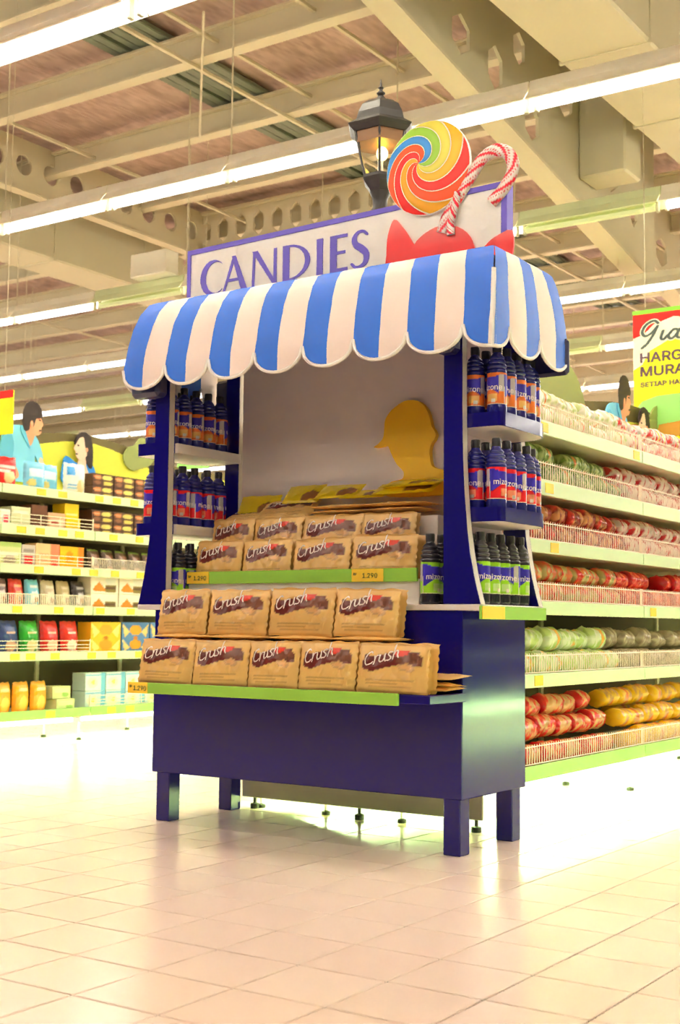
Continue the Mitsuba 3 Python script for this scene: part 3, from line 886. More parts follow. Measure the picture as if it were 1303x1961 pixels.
# flat packets: below the second row, at the tray's right end, on top of the upper tray
for i, x in enumerate((-4.18, -3.84, -3.48, -3.13)):
    for k in range(2):
        back_packet(x + .01 * k, 4.79 + .004 * k, .893 + .023 * k, .34, .165, 90, 'flat tan packet under the %s packet of the second row, %s layer' % (ORD[i], ('lower', 'upper')[k]), roll=0, rz=rng.uniform(-3, 3), group='flat tan packets under the second row')
for k in range(3):
    back_packet(-2.84 + .012 * k, 4.765 + .006 * k, .709 + .023 * k, .30, .18, (88, 93, 86)[k], 'flat tan packet at the right end of the lower tray, %s layer' % ('lowest', 'middle', 'topmost')[k], rz=(-6, 5, -3)[k], group='flat tan packets at the tray end')
# top of upper tray
to = packet(-3.98, 5.345, 1.515, .33, .17, 52, 2, 'tan packet leaning back on top of the second column of the upper tray', rz=3, group='loose packets on top')
to = packet(-4.24, 5.345, 1.512, .28, .15, 66, 3, 'tan packet lying back on top of the leftmost column of the upper tray', rz=-3, group='loose packets on top')
for i, x in enumerate((-3.62, -3.29)):
    for k in range(2):
        back_packet(x + .012 * k, 5.30, 1.535 + .026 * k, .33, .19, 90 - k, 'flat tan packet above the %s column of the upper tray, %s layer' % (('third', 'fourth')[i], ('lower', 'upper')[k]), rz=rng.uniform(-3, 3), group='flat tan packets on top')
for i, (x, z, w_, ln) in enumerate(((-4.20, 1.545, .25, 30), (-3.92, 1.60, .24, 40), (-3.66, 1.61, .25, 55), (-3.50, 1.605, .26, 70), (-3.27, 1.615, .33, 62), (-3.24, 1.65, .33, 74))):
    back_packet(x, 5.36 if ln > 50 else 5.42, z, w_, .13, ln, 'bright yellow packet at the back of the upper tray, %s from the left' % ORD[i], rz=rng.uniform(-4, 4), shp=yellow, group='yellow packets at the back')

# ------------------------------------------------------------------ bottles
BH = 0.318
bp = [(.030, 0), (.041, .004), (.0445, .012), (.0445, .042), (.043, .046), (.043, .19), (.0445, .194), (.0445, .203), (.038, .209), (.043, .216), (.0425, .223), (.036, .230), (.040, .237), (.038, .244), (.031, .250), (.034, .256), (.031, .263), (.0235, .271), (.0185, .279), (.0175, .287)]
capp = [(.0005, .318), (.0185, .318), (.0205, .314), (.0205, .286), (.0195, .282)]
bot_m = lathe([(.0005, 0)] + bp, 20)
cap_m = lathe(capp[::-1] if False else capp, 16); cap_m.invert()
bottle_s = {'blue': shape(bot_m, 'bottle_blue', smooth=50), 'dark': shape(bot_m, 'bottle_dark', smooth=50)}
cap_s = shape(cap_m, 'cap_black', smooth=40)


def label_shape(accent, accent2):
    na, nz, R_ = 72, 26, .0438
    V, F, C = [], [], []
    BLU, SIL, DRK = S(44, 36, 150), S(196, 188, 190), S(30, 26, 110)
    for i in range(na + 1):
        for k in range(nz + 1):
            a_, z = i / na, k / nz
            th = 2 * math.pi * a_
            V.append((R_ * math.cos(th), R_ * math.sin(th), .048 + .140 * z))
            c = BLU
            f = (a_ * 2) % 1.0          # the design repeats twice round the bottle
            if z < .36 + .12 * math.sin(2 * math.pi * f): c = accent
            if .12 < f < .5 and .08 < z < .34: c = accent2
            if .55 < f < .74: c = SIL if .40 < z < .95 else accent
            if .30 < f < .42 and .06 < z < .18: c = S(240, 232, 220)
            if z > .90 - .05 * math.sin(2 * math.pi * f): c = accent
            if z < .035: c = S(240, 230, 215)
            if .745 < f < .77 and z < .55: c = S(246, 236, 226)
            C.append(c)
    for i in range(na):
        for k in range(nz):
            p0 = i * (nz + 1) + k
            F += [(p0, p0 + nz + 1, p0 + nz + 2), (p0, p0 + nz + 2, p0 + 1)]
    return shape(trimesh.Trimesh(V, F, process=False), 'print_gloss', smooth=True, color=np.array(C))


label_s = {'orange': label_shape(S(232, 120, 44), S(246, 196, 110)), 'red': label_shape(S(214, 30, 36), S(240, 150, 110)), 'green': label_shape(S(150, 205, 40), S(196, 224, 150))}
tm = meshkit.text_mesh('mizone', .023, .0008, True)
tm = tm.subdivide_to_size(.006, max_iter=4)
v = tm.vertices.copy()
wd_ = v[:, 0].max()
parts_ = []
for rep in (0, 1):
    th = (v[:, 0] - wd_ / 2) / .0438 + math.pi * rep + 2 * math.pi * .13
    r_ = .0441 + v[:, 2]
    t2 = trimesh.Trimesh(np.stack([r_ * np.cos(th), r_ * np.sin(th), .112 + v[:, 1]], -1), tm.faces, process=False)
    parts_.append(t2)
text_s = [shape(p_, 'script_white') for p_ in parts_]


def bottle(x, y, z, kind, rot, label, group):
    o = thing('drink_bottle', label, 'bottle', group)
    at = T().translate([x, y, z]).rotate([0, 0, 1], rot)
    part(o, 'body', bottle_s['dark' if kind == 'green' else 'blue'], at)
    part(o, 'cap', cap_s, at)
    part(o, 'label', label_s[kind], at)
    for p_ in text_s: part(o, 'lettering', p_, at)


tiers = [(1.8955, 'orange', 'top'), (1.4805, 'red', 'middle'), (1.0725, 'green', 'counter')]
for side, xs_ in (('right', (-2.607, -2.715)), ('left', (-4.617, -4.50))):
    for z, kind, tn in tiers:
        cols_ = xs_
        if tn == 'counter': cols_ = (-2.69, -2.79, -2.94) if side == 'right' else (-4.53, -4.435)
        for ci, x in enumerate(cols_):
            for r in range(5):
                y = 5.075 + .099 * r
                if ci == 0 and r == 4 and tn != 'counter': x_ = x + (-.02 if side == 'right' else .02)
                else: x_ = x
                if tn == 'counter' and side == 'right' and ci == 2 and r > 3: continue
                c_ = ('outer', 'inner', 'innermost')[ci]
                lev = {'top': 'top shelf', 'middle': 'middle shelf', 'counter': 'counter'}[tn]
                # labels face the customer: the wordmark towards -y/+x, a little turned each
                rot = -90 - 2 * 180 * .13 + rng.uniform(-50, 70) + (25 if side == 'right' else -10)
                bottle(x_ + rng.uniform(-.003, .003), y + rng.uniform(-.002, .002), z, kind, rot, '%s bottle with %s label, %s from the front, %s file, cart %s %s' % ('dark' if kind == 'green' else 'blue', kind, ORD[r], c_, side, lev), 'bottles on the cart shelves')

# ------------------------------------------------------------------ shelving runs
LIPS = [(.20, .275), (.667, .738), (1.04, 1.112), (1.362, 1.432), (1.668, 1.75), (1.99, 2.065)]
SHN = ['bottom shelf', 'fifth shelf', 'fourth shelf', 'third shelf', 'second shelf', 'top shelf']


def gondola(name, label, xf, s, xc, y0, y1, bay, lips=LIPS, other=True):
    """xf: face x, s: +1 if the face looks to +x; xc: centre x."""
    o = thing(name, label, 'shelving')
    faces = [(xf, s)] + ([(2 * xc - xf, -s)] if other else [])
    part(o, 'back_panel', shape(cbox(xc - .03, xc + .03, y0 + .02, y1 - .02, .13, 2.06, .004), 'shelf_dark'))
    n = int(round((y1 - y0) / bay))
    for f, sg_ in faces:
        for li, (z0, z1) in enumerate(lips):
            ins = f - sg_ * .012
            a_, b_ = sorted((ins, xc + sg_ * .03))
            part(o, 'shelf', shape(cbox(a_, b_, y0 + .01, y1 - .01, z1 - .05, z1 - .025, .003), 'shelf_cream'))
            for k in range(n):
                ya, yb = y0 + k * bay + .004, y0 + (k + 1) * bay - .004
                a2, b2 = sorted((ins, f))
                part(o, 'price_rail', shape(cbox(a2, b2, ya, yb, z0, z1, .003), 'lip_green' if li == 0 else 'lip_pale'), label='pale green price rail')
        for k in range(n + 1):
            y = y0 + k * bay
            for fx, fy in ((f - sg_ * .08, min(max(y - .05, y0 + .05), y1 - .05)), (f - sg_ * .5, min(max(y - .05, y0 + .05), y1 - .05))):
                k_ = part(o, 'levelling_foot', shape(lathe([(.0005, 0), (.022, 0), (.022, .016), (.008, .022), (.0005, .022)], 12), 'black_rubber', smooth=40), T().translate([fx, fy, 0]))
                part(k_, 'stem', shape(lathe([(.0005, .02), (.008, .02), (.008, .15), (.0005, .15)], 8), 'white_paint', smooth=40), T().translate([fx, fy, 0]))
            part(o, 'upright', shape(cbox(xc + sg_ * .03 - .02, xc + sg_ * .03 + .02, y - .02 if k else y, y + .02 if k < n else y, .13, 2.1, .003), 'shelf_cream'))
        # fluorescent tube under the base shelf
        for k in range(n):
            ya, yb = y0 + k * bay + .06, y0 + (k + 1) * bay - .06
            part(o, 'base_lamp', shape(tube([(f - sg_ * .16, ya, .165), (f - sg_ * .16, yb, .165)], .018, 8), 'fixture_white', emitter={'type': 'area', 'radiance': rgb(BASE_L)}), label='tube light under the base shelf')
    return o


RX, RC = -2.93, -3.66
gr = gondola('shelf_gondola', 'right-hand supermarket shelving full of wrapped bread behind the candy cart', RX, 1, RC, 5.60, 13.84, 2.06)
part(gr, 'end_panel', shape(cbox(-4.392, -2.946, 5.585, 5.60, .06, 2.06, .003), 'panel_grey'), label='grey end panel with black feet')
for x in (-4.327, -3.66, -2.994):
    m = lathe([(.0005, 0), (.024, 0), (.024, .024), (.008, .03), (.008, .07), (.0005, .07)], 12)
    m.apply_translation([x, 5.615, 0])
    part(gr, 'levelling_foot', shape(m, 'black_rubber', smooth=40))
LXF, LXC = -7.9, -8.6
gl = gondola('shelf_gondola', 'left-hand supermarket shelving of snacks and biscuits beyond the candy cart', LXF, 1, LXC, 5.92, 14.16, 1.03, other=False)
g3 = gondola('shelf_gondola', 'empty shelving across the right aisle, facing the cart side', .62, -1, 1.35, 1.0, 13.36, 2.06, other=False)

# price tags on the rails
tagL = shape(cbox(0, .003, -.05, .05, -.026, .026, .001), 'tag_yellow')
for o, xf, cnt in ((gl, LXF, ((6.98, 10.0), 13)), (gr, RX, ((6.0, 9.5), 5))):
    for li, (z0, z1) in enumerate(LIPS):
        for k in range(cnt[1]):
            y = cnt[0][0] + (k + rng.uniform(.2, .8)) * (cnt[0][1] - cnt[0][0]) / cnt[1]
            if rng.uniform() < (.62 if o == gl else .4):
                part(o, 'price_tag', tagL, T().translate([xf, y, (z0 + z1) / 2]))


# wire fences
def fence(L, h, step, material, spikes=True, rails=(0, 1)):
    ms = [tube([(0, 0, z * h), (0, L, z * h)], .0035, 6) for z in rails]
    for y in np.arange(.006, L, step):
        ms.append(cbox(-.0015, .0015, y - .0036, y + .0036, 0, h + (.012 if spikes else 0), .0005))
    for y in (0.004, L - .004): ms.append(cbox(-.005, .005, y - .005, y + .005, 0, h + .012, .001))
    return shape(cat(*ms), material)


fR = fence(2.05, .088, .029, 'cream_wire')
for li, (z0, z1) in enumerate(LIPS):
    for k in range(2):
        single('wire_fence', 'cream wire fence of close pickets, %s section from the cart, right shelving %s' % (('first', 'second')[k], SHN[li]), 'wire fence', fR, T().translate([RX - .02, 5.605 + 2.06 * k, z1 + .004]), 'cream picket fences of the right shelving')
f_pick = fence(1.02, .085, .021, 'cream_wire_left', False)
f_rail = fence(1.02, .085, .21, 'cream_wire_left', False, (0, .3, .6, 1))
for li, bay, fs, nm in ((4, 1, f_rail, 'open rail'), (3, 1, f_rail, 'open rail'), (3, 2, f_pick, 'picket'), (2, 1, f_pick, 'picket'), (1, 1, f_rail, 'open rail'), (0, 2, f_rail, 'open rail')):
    single('wire_fence', 'pale %s wire fence on the left shelving %s, %s bay' % (nm, SHN[li], ('', 'left', 'right')[bay]), 'wire fence', fs, T().translate([LXF - .02, 5.925 + 1.03 * bay, LIPS[li][1] + .004]), 'wire fences of the left shelving')

# ------------------------------------------------------------------ bread packs on the right shelving


def rcol(base, second, band, bandpos=(.42, .58), spots=.5, seed=0, ends=None):
    def fn(s, a):
        q = np.stack([np.cos(a) * 1.6 + seed, np.sin(a) * 1.6, s * 5], -1)
        n = meshkit.fbm(q, 3, seed)
        c = np.where((n > spots)[:, None], np.asarray(second)[None], np.asarray(base)[None])
        m2 = meshkit.fbm(np.stack([np.cos(a) * 1.1, np.sin(a) * 1.1 + seed, s * 2 + 9], -1), 2, seed + 7) > .46
        if band is not None: c = np.where(((s > bandpos[0]) & (s < bandpos[1]) & m2)[:, None], np.asarray(band)[None], c)
        if ends is not None: c = np.where(((s < .12) | (s > .88))[:, None], np.asarray(ends)[None], c)
        return c.astype(float)
    return fn


W_, GR, OR, RD, TN_, DR, YL_, GB = S(240, 236, 214), S(150, 176, 84), S(226, 150, 60), S(206, 44, 34), S(206, 150, 96), S(130, 26, 22), S(236, 184, 40), S(150, 132, 104)
KIND = {
    'red and tan bread': [rcol(RD, TN_, None, seed=s, spots=.47, ends=S(190, 20, 24)) for s in (1, 2, 3, 41)],
    'yellow and tan bread': [rcol(YL_, TN_, S(226, 120, 50), (.4, .6), .5, s, S(236, 180, 20)) for s in (4, 5)],
    'pale green bun': [rcol(S(186, 206, 120), S(226, 232, 196), S(232, 170, 60), (.62, .74), .5, s) for s in (6, 7, 8, 42)],
    'grey brown bread': [rcol(S(140, 124, 96), S(170, 154, 124), None, seed=s) for s in (9, 10)],
    'orange and green noodle': [rcol(S(216, 110, 60), S(190, 176, 110), RD, (.1, .34), .5, s) for s in (11, 12, 13, 43)],
    'bright red bread': [rcol(RD, S(232, 110, 70), S(236, 150, 110), (.36, .5), .55, s, S(180, 16, 22)) for s in (14, 15)],
    'dark red and gold': [rcol(DR, S(216, 150, 90), RD, (.0, .3), .5, s) for s in (16, 17, 18, 44)],
    'red and white': [rcol(S(190, 30, 36), S(238, 220, 206), None, seed=s, spots=.45) for s in (19, 20)],
    'leafy green wrapped': [rcol(S(96, 124, 50), S(188, 200, 130), S(220, 130, 50), (.44, .58), .5, s) for s in (21, 22, 23, 45)],
    'white and green wrapped': [rcol(S(244, 238, 214), S(196, 206, 130), S(230, 130, 50), (.46, .6), .55, s) for s in (24, 25, 26, 46)],
    'red white and yellow': [rcol(S(236, 226, 210), RD, S(226, 190, 50), (.5, .64), .52, s) for s in (27, 28)],
}
roll_s = {}


def rolls(kind, L, R):
    key = (kind, round(L, 3), round(R, 3))
    if key not in roll_s:
        out = []
        for i, fn in enumerate(KIND[kind]):
            m, col = rollpack(L, R, 18, 16, fn, i + len(roll_s) * 5)
            out.append(shape(m, 'print_film', smooth=True, color=col))
        roll_s[key] = out
    return roll_s[key]


plan = [  # shelf index, kind in section 1, kind in section 2, length, radius, layers, rows in depth
    (0, 'red and tan bread', 'yellow and tan bread', .245, .068, 3),
    (1, 'pale green bun', 'grey brown bread', .20, .074, 2),
    (2, 'orange and green noodle', 'bright red bread', .20, .070, 2),
    (3, 'dark red and gold', 'red and white', .185, .072, 2),
    (4, 'leafy green wrapped', 'red and white', .185, .072, 2),
    (5, 'white and green wrapped', 'red white and yellow', .185, .072, 2)]
for li, k1, k2, L, R, layers in plan:
    zb = LIPS[li][1] - .024
    split = 7.52 if li != 1 else 7.40
    for lay in range(layers):
        xo = RX - .045 - R - .07 * lay
        y = 5.63 + (.07 if lay % 2 else 0)
        n_ = 0
        while y < 9.3:
            kind = k1 if y < split else k2
            L2 = L * (1.35 if kind == 'grey brown bread' else 1) * rng.uniform(.97, 1.0)
            if y < split < y + L2 * .8: y = split; kind = k2
            ss = rolls(kind, L, R)
            z = zb + lay * R * 1.62 + (.004 if lay else 0)
            if not (lay == layers - 1 and li in (2, 4) and rng.uniform() < .12):
                sc = L2 / L
                lay_n = ('lower', 'middle', 'upper')[lay] if layers == 3 else ('lower', 'upper')[lay]
                vis_y = 5.95 if li < 2 else 6.2
                if y + L2 / 2 < vis_y: lab, grp = '%s pack tucked behind the cart, %s layer, right shelving %s' % (kind, lay_n, SHN[li]), 'packs tucked behind the cart'
                else:
                    lab, grp = '%s pack, %s from the cart, %s layer, right shelving %s' % (kind, ORD[min(n_, 19)], lay_n, SHN[li]), 'packs on the right shelving'
                    n_ += 1
                single('bread_pack', lab, 'bread pack',
                       ss[int(rng.integers(len(ss)))], T().translate([xo + rng.uniform(-.018, .018), y + L2 / 2, z + rng.uniform(0, .008) * lay]).rotate([0, 0, 1], rng.uniform(-9, 9)).rotate([1, 0, 0], rng.uniform(-3, 3) * lay).scale([1, sc * .96, rng.uniform(.88, 1.05)]), grp)
            y += L2 + .004
    # a second row further back fills the shelf
    y = 5.7
    n_ = 0
    while y < 8.6:
        kind = k1 if y < split else k2
        ss = rolls(kind, L, R)
        if rng.uniform() < .75:
            single('bread_pack', '%s pack in rear row, %s from the cart, right shelving %s' % (kind, ORD[min(n_, 19)], SHN[li]), 'bread pack', ss[int(rng.integers(len(ss)))], T().translate([RX - .045 - R * 3.3 - .07 * layers, y + L / 2, zb + R * 1.5 * (1 if li in (0, 1) else .8)]).rotate([0, 0, 1], rng.uniform(-8, 8)), 'packs at the back of the right shelving')
        n_ += 1
        y += L * 1.05

# ------------------------------------------------------------------ goods on the left shelving
box_cache = {}


def carton(w, d, h, base, layers, n=14):
    """A carton with its printed front on +x, bottom at 0, centred in y."""
    uu, vv = np.meshgrid(np.linspace(0, 1, n + 1), np.linspace(0, 1, n + 1), indexing='ij')
    fr_ = np.stack([np.zeros(uu.size), (uu.ravel() - .5) * w, vv.ravel() * h], -1)
    idx = np.arange(uu.size).reshape(uu.shape)
    a, b, c, e = idx[:-1, :-1].ravel(), idx[1:, :-1].ravel(), idx[1:, 1:].ravel(), idx[:-1, 1:].ravel()
    f1 = np.vstack([np.stack([a, b, c], -1), np.stack([a, c, e], -1)])
    body = cbox(-d, -.0006, -w / 2 + .0005, w / 2 - .0005, .0, h - .0005, .003)
    m = cat(trimesh.Trimesh(fr_, f1, process=False), body)
    col = np.vstack([paint(np.stack([uu.ravel(), vv.ravel()], -1), base, layers), np.tile(np.asarray(base) * .95, (len(body.vertices), 1))])
    return shape(m, 'print_matte', color=col)


def standing_pouch(w, h, t, base, layers, seed):
    m, col, _ = pillow(w, h, t, 22, 22, seed, base, layers, np.asarray(base) * .9, .006)
    v = m.vertices.copy()
    m.vertices = np.stack([-v[:, 1], v[:, 0], v[:, 2]], -1)       # front to +x
    return shape(m, 'print_film', smooth=True, color=col)


def lgood(shp, y, li, label, cat_, dz=0, dx=0, lean_=0, rz=0, name='snack_box', group=None):
    single(name, label, cat_, shp, T().translate([LXF - .05 - dx, y, LIPS[li][1] - .0245 + dz]).rotate([0, 0, 1], rz).rotate([0, 1, 0], -lean_), group)


def Ly(px): return 6.93 + px * (8.84 - 6.93) / 290 * 1.0     # place along the shelf, metres, from the frame's left edge


LS = SHN
cream, brown, dkb = S(236, 226, 196), S(92, 52, 30), S(60, 34, 22)
# top shelf
redbag = standing_pouch(.24, .25, .09, S(206, 36, 34), [('rect', .1, .62, .9, .72, S(250, 220, 210)), ('ell', .62, .35, .25, .2, S(226, 196, 140)), ('rect', .05, .5, .6, .56, S(245, 225, 215)), ('ell', .5, .82, .2, .1, S(170, 20, 24))], 41)
lgood(redbag, 7.05, 5, 'shiny red snack bag at the left end of the top shelf of the left shelving', 'snack bag', dx=.06, name='snack_bag')
lgood(redbag, 6.78, 5, 'shiny red snack bag just outside, left of the other red bag on the top shelf', 'snack bag', dx=.06, name='snack_bag')
bluebag = standing_pouch(.22, .24, .08, S(120, 196, 226), [('rect', .15, .5, .85, .75, S(210, 236, 244)), ('ell', .3, .25, .22, .16, S(214, 200, 120)), ('rect', .2, .1, .8, .16, S(60, 130, 190))], 42)
lgood(bluebag, 7.36, 5, 'light blue biscuit bag beside the red bags on the left top shelf', 'biscuit bag', dx=.05, name='snack_bag')
lgood(bluebag, 7.55, 5, 'light blue biscuit bag beside the white pouch on the left top shelf', 'biscuit bag', dx=.10, name='snack_bag')
whitep = standing_pouch(.24, .27, .08, S(238, 236, 220), [('rect', .08, .62, .42, .9, S(60, 150, 214)), ('rect', .1, .3, .5, .36, S(90, 160, 206)), ('rect', .1, .2, .5, .25, S(120, 180, 214)), ('ell', .72, .3, .2, .22, S(220, 200, 140))], 43)
lgood(whitep, 7.80, 5, 'white and blue milk biscuit pouch in front of the woman cut-out', 'biscuit pouch', dx=.04, name='snack_bag')
choco = [('rect', .0, .0, .5, 1, S(70, 40, 24)), ('ell', .24, .72, .18, .2, S(196, 120, 66)), ('ell', .7, .72, .24, .2, S(226, 206, 110)), ('ell', .24, .28, .18, .16, S(120, 76, 50)), ('ell', .72, .26, .22, .16, S(214, 190, 90)), ('rect', .1, .68, .38, .76, S(236, 180, 140))]
cbx = carton(.25, .18, .105, S(72, 44, 26), choco)
for li, lays, y0, y1 in ((5, 2, 7.98, 9.3), (4, 2, 7.98, 9.3)):
    n_ = 0
    for y in np.arange(y0 + .13, y1, .262):
        for k in range(lays):
            lgood(cbx, y, li, 'dark brown wafer carton, %s from the left, %s layer, left shelving %s' % (ORD[n_], ('lower', 'upper')[k], LS[li]), 'biscuit box', dz=.107 * k, dx=.0, group='brown wafer cartons')
        n_ += 1
# second shelf down, left bay
mats = [(.16, .13, cream, [('rect', .1, .55, .9, .8, S(226, 120, 130)), ('rect', .1, .1, .5, .4, S(206, 40, 60))], 'cream and pink'), (.17, .14, S(226, 232, 222), [('rect', .6, .2, .9, .7, S(220, 80, 100))], 'pale blue and pink'),
        (.2, .17, S(214, 216, 172), [('rect', .1, .7, .9, .85, S(236, 236, 206))], 'pale green'), (.17, .20, brown, [('rect', 0, .22, 1, .26, dkb), ('rect', 0, .48, 1, .52, dkb), ('rect', 0, .74, 1, .78, dkb), ('rect', .2, .05, .8, .18, S(170, 110, 70))], 'brown'),
        (.19, .15, S(214, 170, 130), [('rect', .1, .2, .9, .7, S(236, 206, 176)), ('rect', .2, .4, .6, .5, S(150, 60, 50))], 'tan'), (.16, .12, S(240, 206, 30), [('rect', .1, .2, .9, .35, S(250, 236, 150))], 'bright yellow')]
y = 6.74
for i, (w_, h_, b_, ly, nm) in enumerate(mats):
    shp = carton(w_, .15, h_, b_, ly)
    lgood(shp, y + w_ / 2, 4, '%s biscuit carton on the second shelf of the left shelving' % nm, 'biscuit box')
    if h_ < .14: lgood(shp, y + w_ / 2, 4, '%s biscuit carton stacked on its twin, second shelf of the left shelving' % nm, 'biscuit box', dz=h_ + .002, dx=.02)
    y += w_ + .012
# third shelf down
m3 = [(.17, .20, S(206, 46, 40), [('rect', 0, .0, 1, .35, S(236, 226, 206)), ('rect', .1, .5, .9, .6, S(246, 220, 200))], 'red and white'), (.24, .20, S(206, 214, 150), [('rect', .1, .5, .9, .6, S(236, 236, 214)), ('ell', .5, .3, .3, .15, S(170, 150, 130)), ('rect', .0, .85, 1, 1, S(176, 200, 110))], 'pale green'),
      (.14, .19, S(200, 190, 180), [('rect', .2, .2, .8, .5, S(214, 40, 40)), ('rect', .1, .7, .9, .8, S(150, 140, 130))], 'grey and red'), (.26, .21, S(240, 206, 150), [('rect', .62, 0, 1, 1, S(236, 140, 100)), ('rect', .1, .3, .5, .36, S(214, 150, 110)), ('rect', .1, .55, .5, .62, S(226, 160, 110)), ('rect', .7, .1, .9, .25, S(206, 50, 50))], 'peach'),
      (.27, .20, S(250, 190, 20), [('rect', .78, 0, 1, 1, S(236, 140, 30)), ('ell', .4, .55, .18, .25, S(236, 150, 10)), ('rect', .82, .3, .96, .5, S(214, 60, 40))], 'golden yellow')]
y = 6.80
for i, (w_, h_, b_, ly, nm) in enumerate(m3):
    lgood(carton(w_, .14, h_, b_, ly), y + w_ / 2, 3, '%s cereal carton on the third shelf of the left shelving' % nm, 'carton', dx=.01)
    y += w_ + .008
bar = standing_pouch(.20, .2, .07, S(76, 54, 36), [('rect', .1, .55, .9, .75, S(130, 90, 66)), ('rect', .2, .1, .7, .25, S(196, 150, 130)), ('rect', 0, .88, 1, 1, S(90, 110, 40))], 44)
for i, y in enumerate(np.arange(8.08, 9.3, .17)):
    lgood(bar, y, 3, 'dark brown chocolate pouch behind the picket fence, third shelf down, %s from the left' % ORD[i], 'snack bag', dx=.05, lean_=8, rz=18, name='snack_bag', group='dark brown chocolate pouches')
# fourth shelf down
m4 = [(S(130, 120, 110), S(220, 210, 200), 'grey and white'), (S(96, 70, 70), S(214, 196, 190), 'dark plum'), (S(206, 50, 36), S(240, 150, 80), 'red and orange'), (S(110, 196, 220), S(226, 240, 240), 'light blue'), (S(206, 186, 150), S(236, 226, 200), 'beige'), (S(196, 176, 126), S(226, 210, 170), 'sand'), (S(50, 40, 40), S(226, 220, 226), 'black and white')]
y = 6.80
for i, (b_, c_, nm) in enumerate(m4):
    shp = standing_pouch(.175, .235, .07, b_, [('poly', [(.15, .2), (.5, .12), (.85, .35), (.7, .6), (.3, .55)], c_), ('rect', .2, .7, .8, .8, c_ * .9), ('ell', .6, .3, .15, .1, S(170, 120, 90))], 50 + i)
    lgood(shp, y + .09, 2, '%s snack bag behind the picket fence, left shelving fourth shelf down' % nm, 'snack bag', dx=.07, lean_=6, rz=12, name='snack_bag')
    y += .172
pic = [('rect', .02, .02, .98, .98, S(240, 232, 206)), ('poly', [(.05, .25), (.3, .75), (.5, .35), (.55, .12), (.2, .1)], S(206, 130, 40)), ('rect', .55, .1, .95, .5, S(120, 104, 50)), ('rect', .55, .3, .95, .42, S(86, 60, 40)), ('poly', [(.5, .95), (.56, .6), (.95, .6), (.95, .9)], S(222, 222, 206))]
pbx = carton(.33, .16, .138, S(236, 226, 196), pic, 20)
for i, y in enumerate(np.arange(8.16, 9.4, .345)):
    for k in range(2):
        lgood(pbx, y, 2, 'white cracker carton with orange picture, %s from the left, %s layer, fourth shelf down' % (ORD[i], ('lower', 'upper')[k]), 'cracker box', dz=.14 * k, group='white cracker cartons')
# fifth shelf down
m5 = [(S(40, 54, 96), S(214, 206, 200), 'navy', 0), (S(44, 58, 106), S(206, 160, 130), 'deep blue', 0), (S(36, 140, 40), S(226, 206, 150), 'green', 0), (S(200, 40, 36), S(240, 200, 170), 'red', 0), (S(206, 46, 36), S(236, 226, 210), 'scarlet', 0)]
y = 6.83
for i, (b_, c_, nm, _) in enumerate(m5):
    shp = standing_pouch(.22, .275, .09, b_, [('poly', [(.2, .15), (.6, .08), (.9, .3), (.5, .42), (.2, .35)], c_), ('rect', .25, .6, .75, .66, c_), ('ell', .4, .78, .2, .1, b_ * 1.5)], 60 + i)
    lgood(shp, y + .11, 1, '%s crisps bag on the left shelving fifth shelf down' % nm, 'snack bag', dx=.07, lean_=5, rz=10, name='snack_bag')
    y += .222
ypic = [('ell', .5, .75, .22, .16, S(214, 150, 40)), ('ell', .5, .28, .22, .16, S(206, 140, 30)), ('poly', [(.02, .95), (.3, .7), (.1, .5)], S(250, 226, 130)), ('poly', [(.98, .95), (.7, .7), (.9, .5)], S(250, 226, 130)), ('poly', [(.02, .45), (.3, .2), (.1, .05)], S(250, 226, 130)), ('poly', [(.98, .45), (.7, .2), (.9, .05)], S(250, 226, 130)), ('ell', .5, .5, .1, .06, S(170, 100, 20))]
lgood(carton(.36, .16, .27, S(236, 180, 36), ypic, 26), 8.19, 1, 'golden yellow carton with biscuit pictures, left shelving fifth shelf down', 'biscuit box')
for i, y in enumerate((8.56, 8.92, 9.28)):
    lgood(carton(.345, .16, .27, S(70, 110, 160), [('poly', l[1], S(226, 190, 120)) if l[0] == 'poly' else l for l in ypic], 26), y, 1, 'blue carton with biscuit pictures, fifth shelf down, %s right of the yellow one' % ORD[i], 'biscuit box', group='blue biscuit cartons')
# bottom shelf
lgood(carton(.2, .16, .3, S(206, 40, 30), [('ell', .5, .5, .4, .25, S(240, 226, 190)), ('rect', .1, .1, .9, .2, S(240, 210, 60))], 16), 6.87, 0, 'red and cream box at the left end of the bottom shelf of the left shelving', 'snack box')
ob = standing_pouch(.19, .25, .09, S(240, 160, 24), [('ell', .5, .3, .28, .25, S(252, 196, 70)), ('rect', .2, .7, .8, .78, S(250, 220, 150)), ('rect', 0, .92, 1, 1, S(214, 150, 50))], 70)
for i in range(3): lgood(ob, 7.10 + .19 * i, 0, 'orange snack bag on the left shelving bottom shelf, %s from the left' % ORD[i], 'snack bag', dx=.06, rz=12, name='snack_bag', group='orange snack bags')
gp = carton(.2, .14, .10, S(206, 214, 150), [('rect', .1, .5, .9, .8, S(236, 226, 170)), ('ell', .7, .3, .2, .2, S(150, 190, 90))])
lgood(gp, 7.74, 0, 'small pale green pack beside the orange bags, lower of two, left bottom shelf', 'snack box')
lgood(gp, 7.72, 0, 'small pale green pack on top of the other beside the orange bags', 'snack box', dz=.102, dx=.03)
wb = carton(.235, .16, .15, S(206, 230, 222), [('rect', 0, .82, 1, .92, S(90, 160, 206)), ('ell', .35, .45, .25, .3, S(236, 240, 200)), ('ell', .4, .45, .1, .14, S(220, 206, 110)), ('rect', .8, 0, 1, 1, S(110, 180, 210))], 16)
for i, y in enumerate(np.arange(8.10, 9.4, .245)):
    for k in range(2): lgood(wb, y, 0, 'pale blue wafer box on the left bottom shelf, %s from the left, %s layer' % (ORD[i], ('lower', 'upper')[k]), 'biscuit box', dz=.152 * k, dx=.02, group='pale blue wafer boxes')

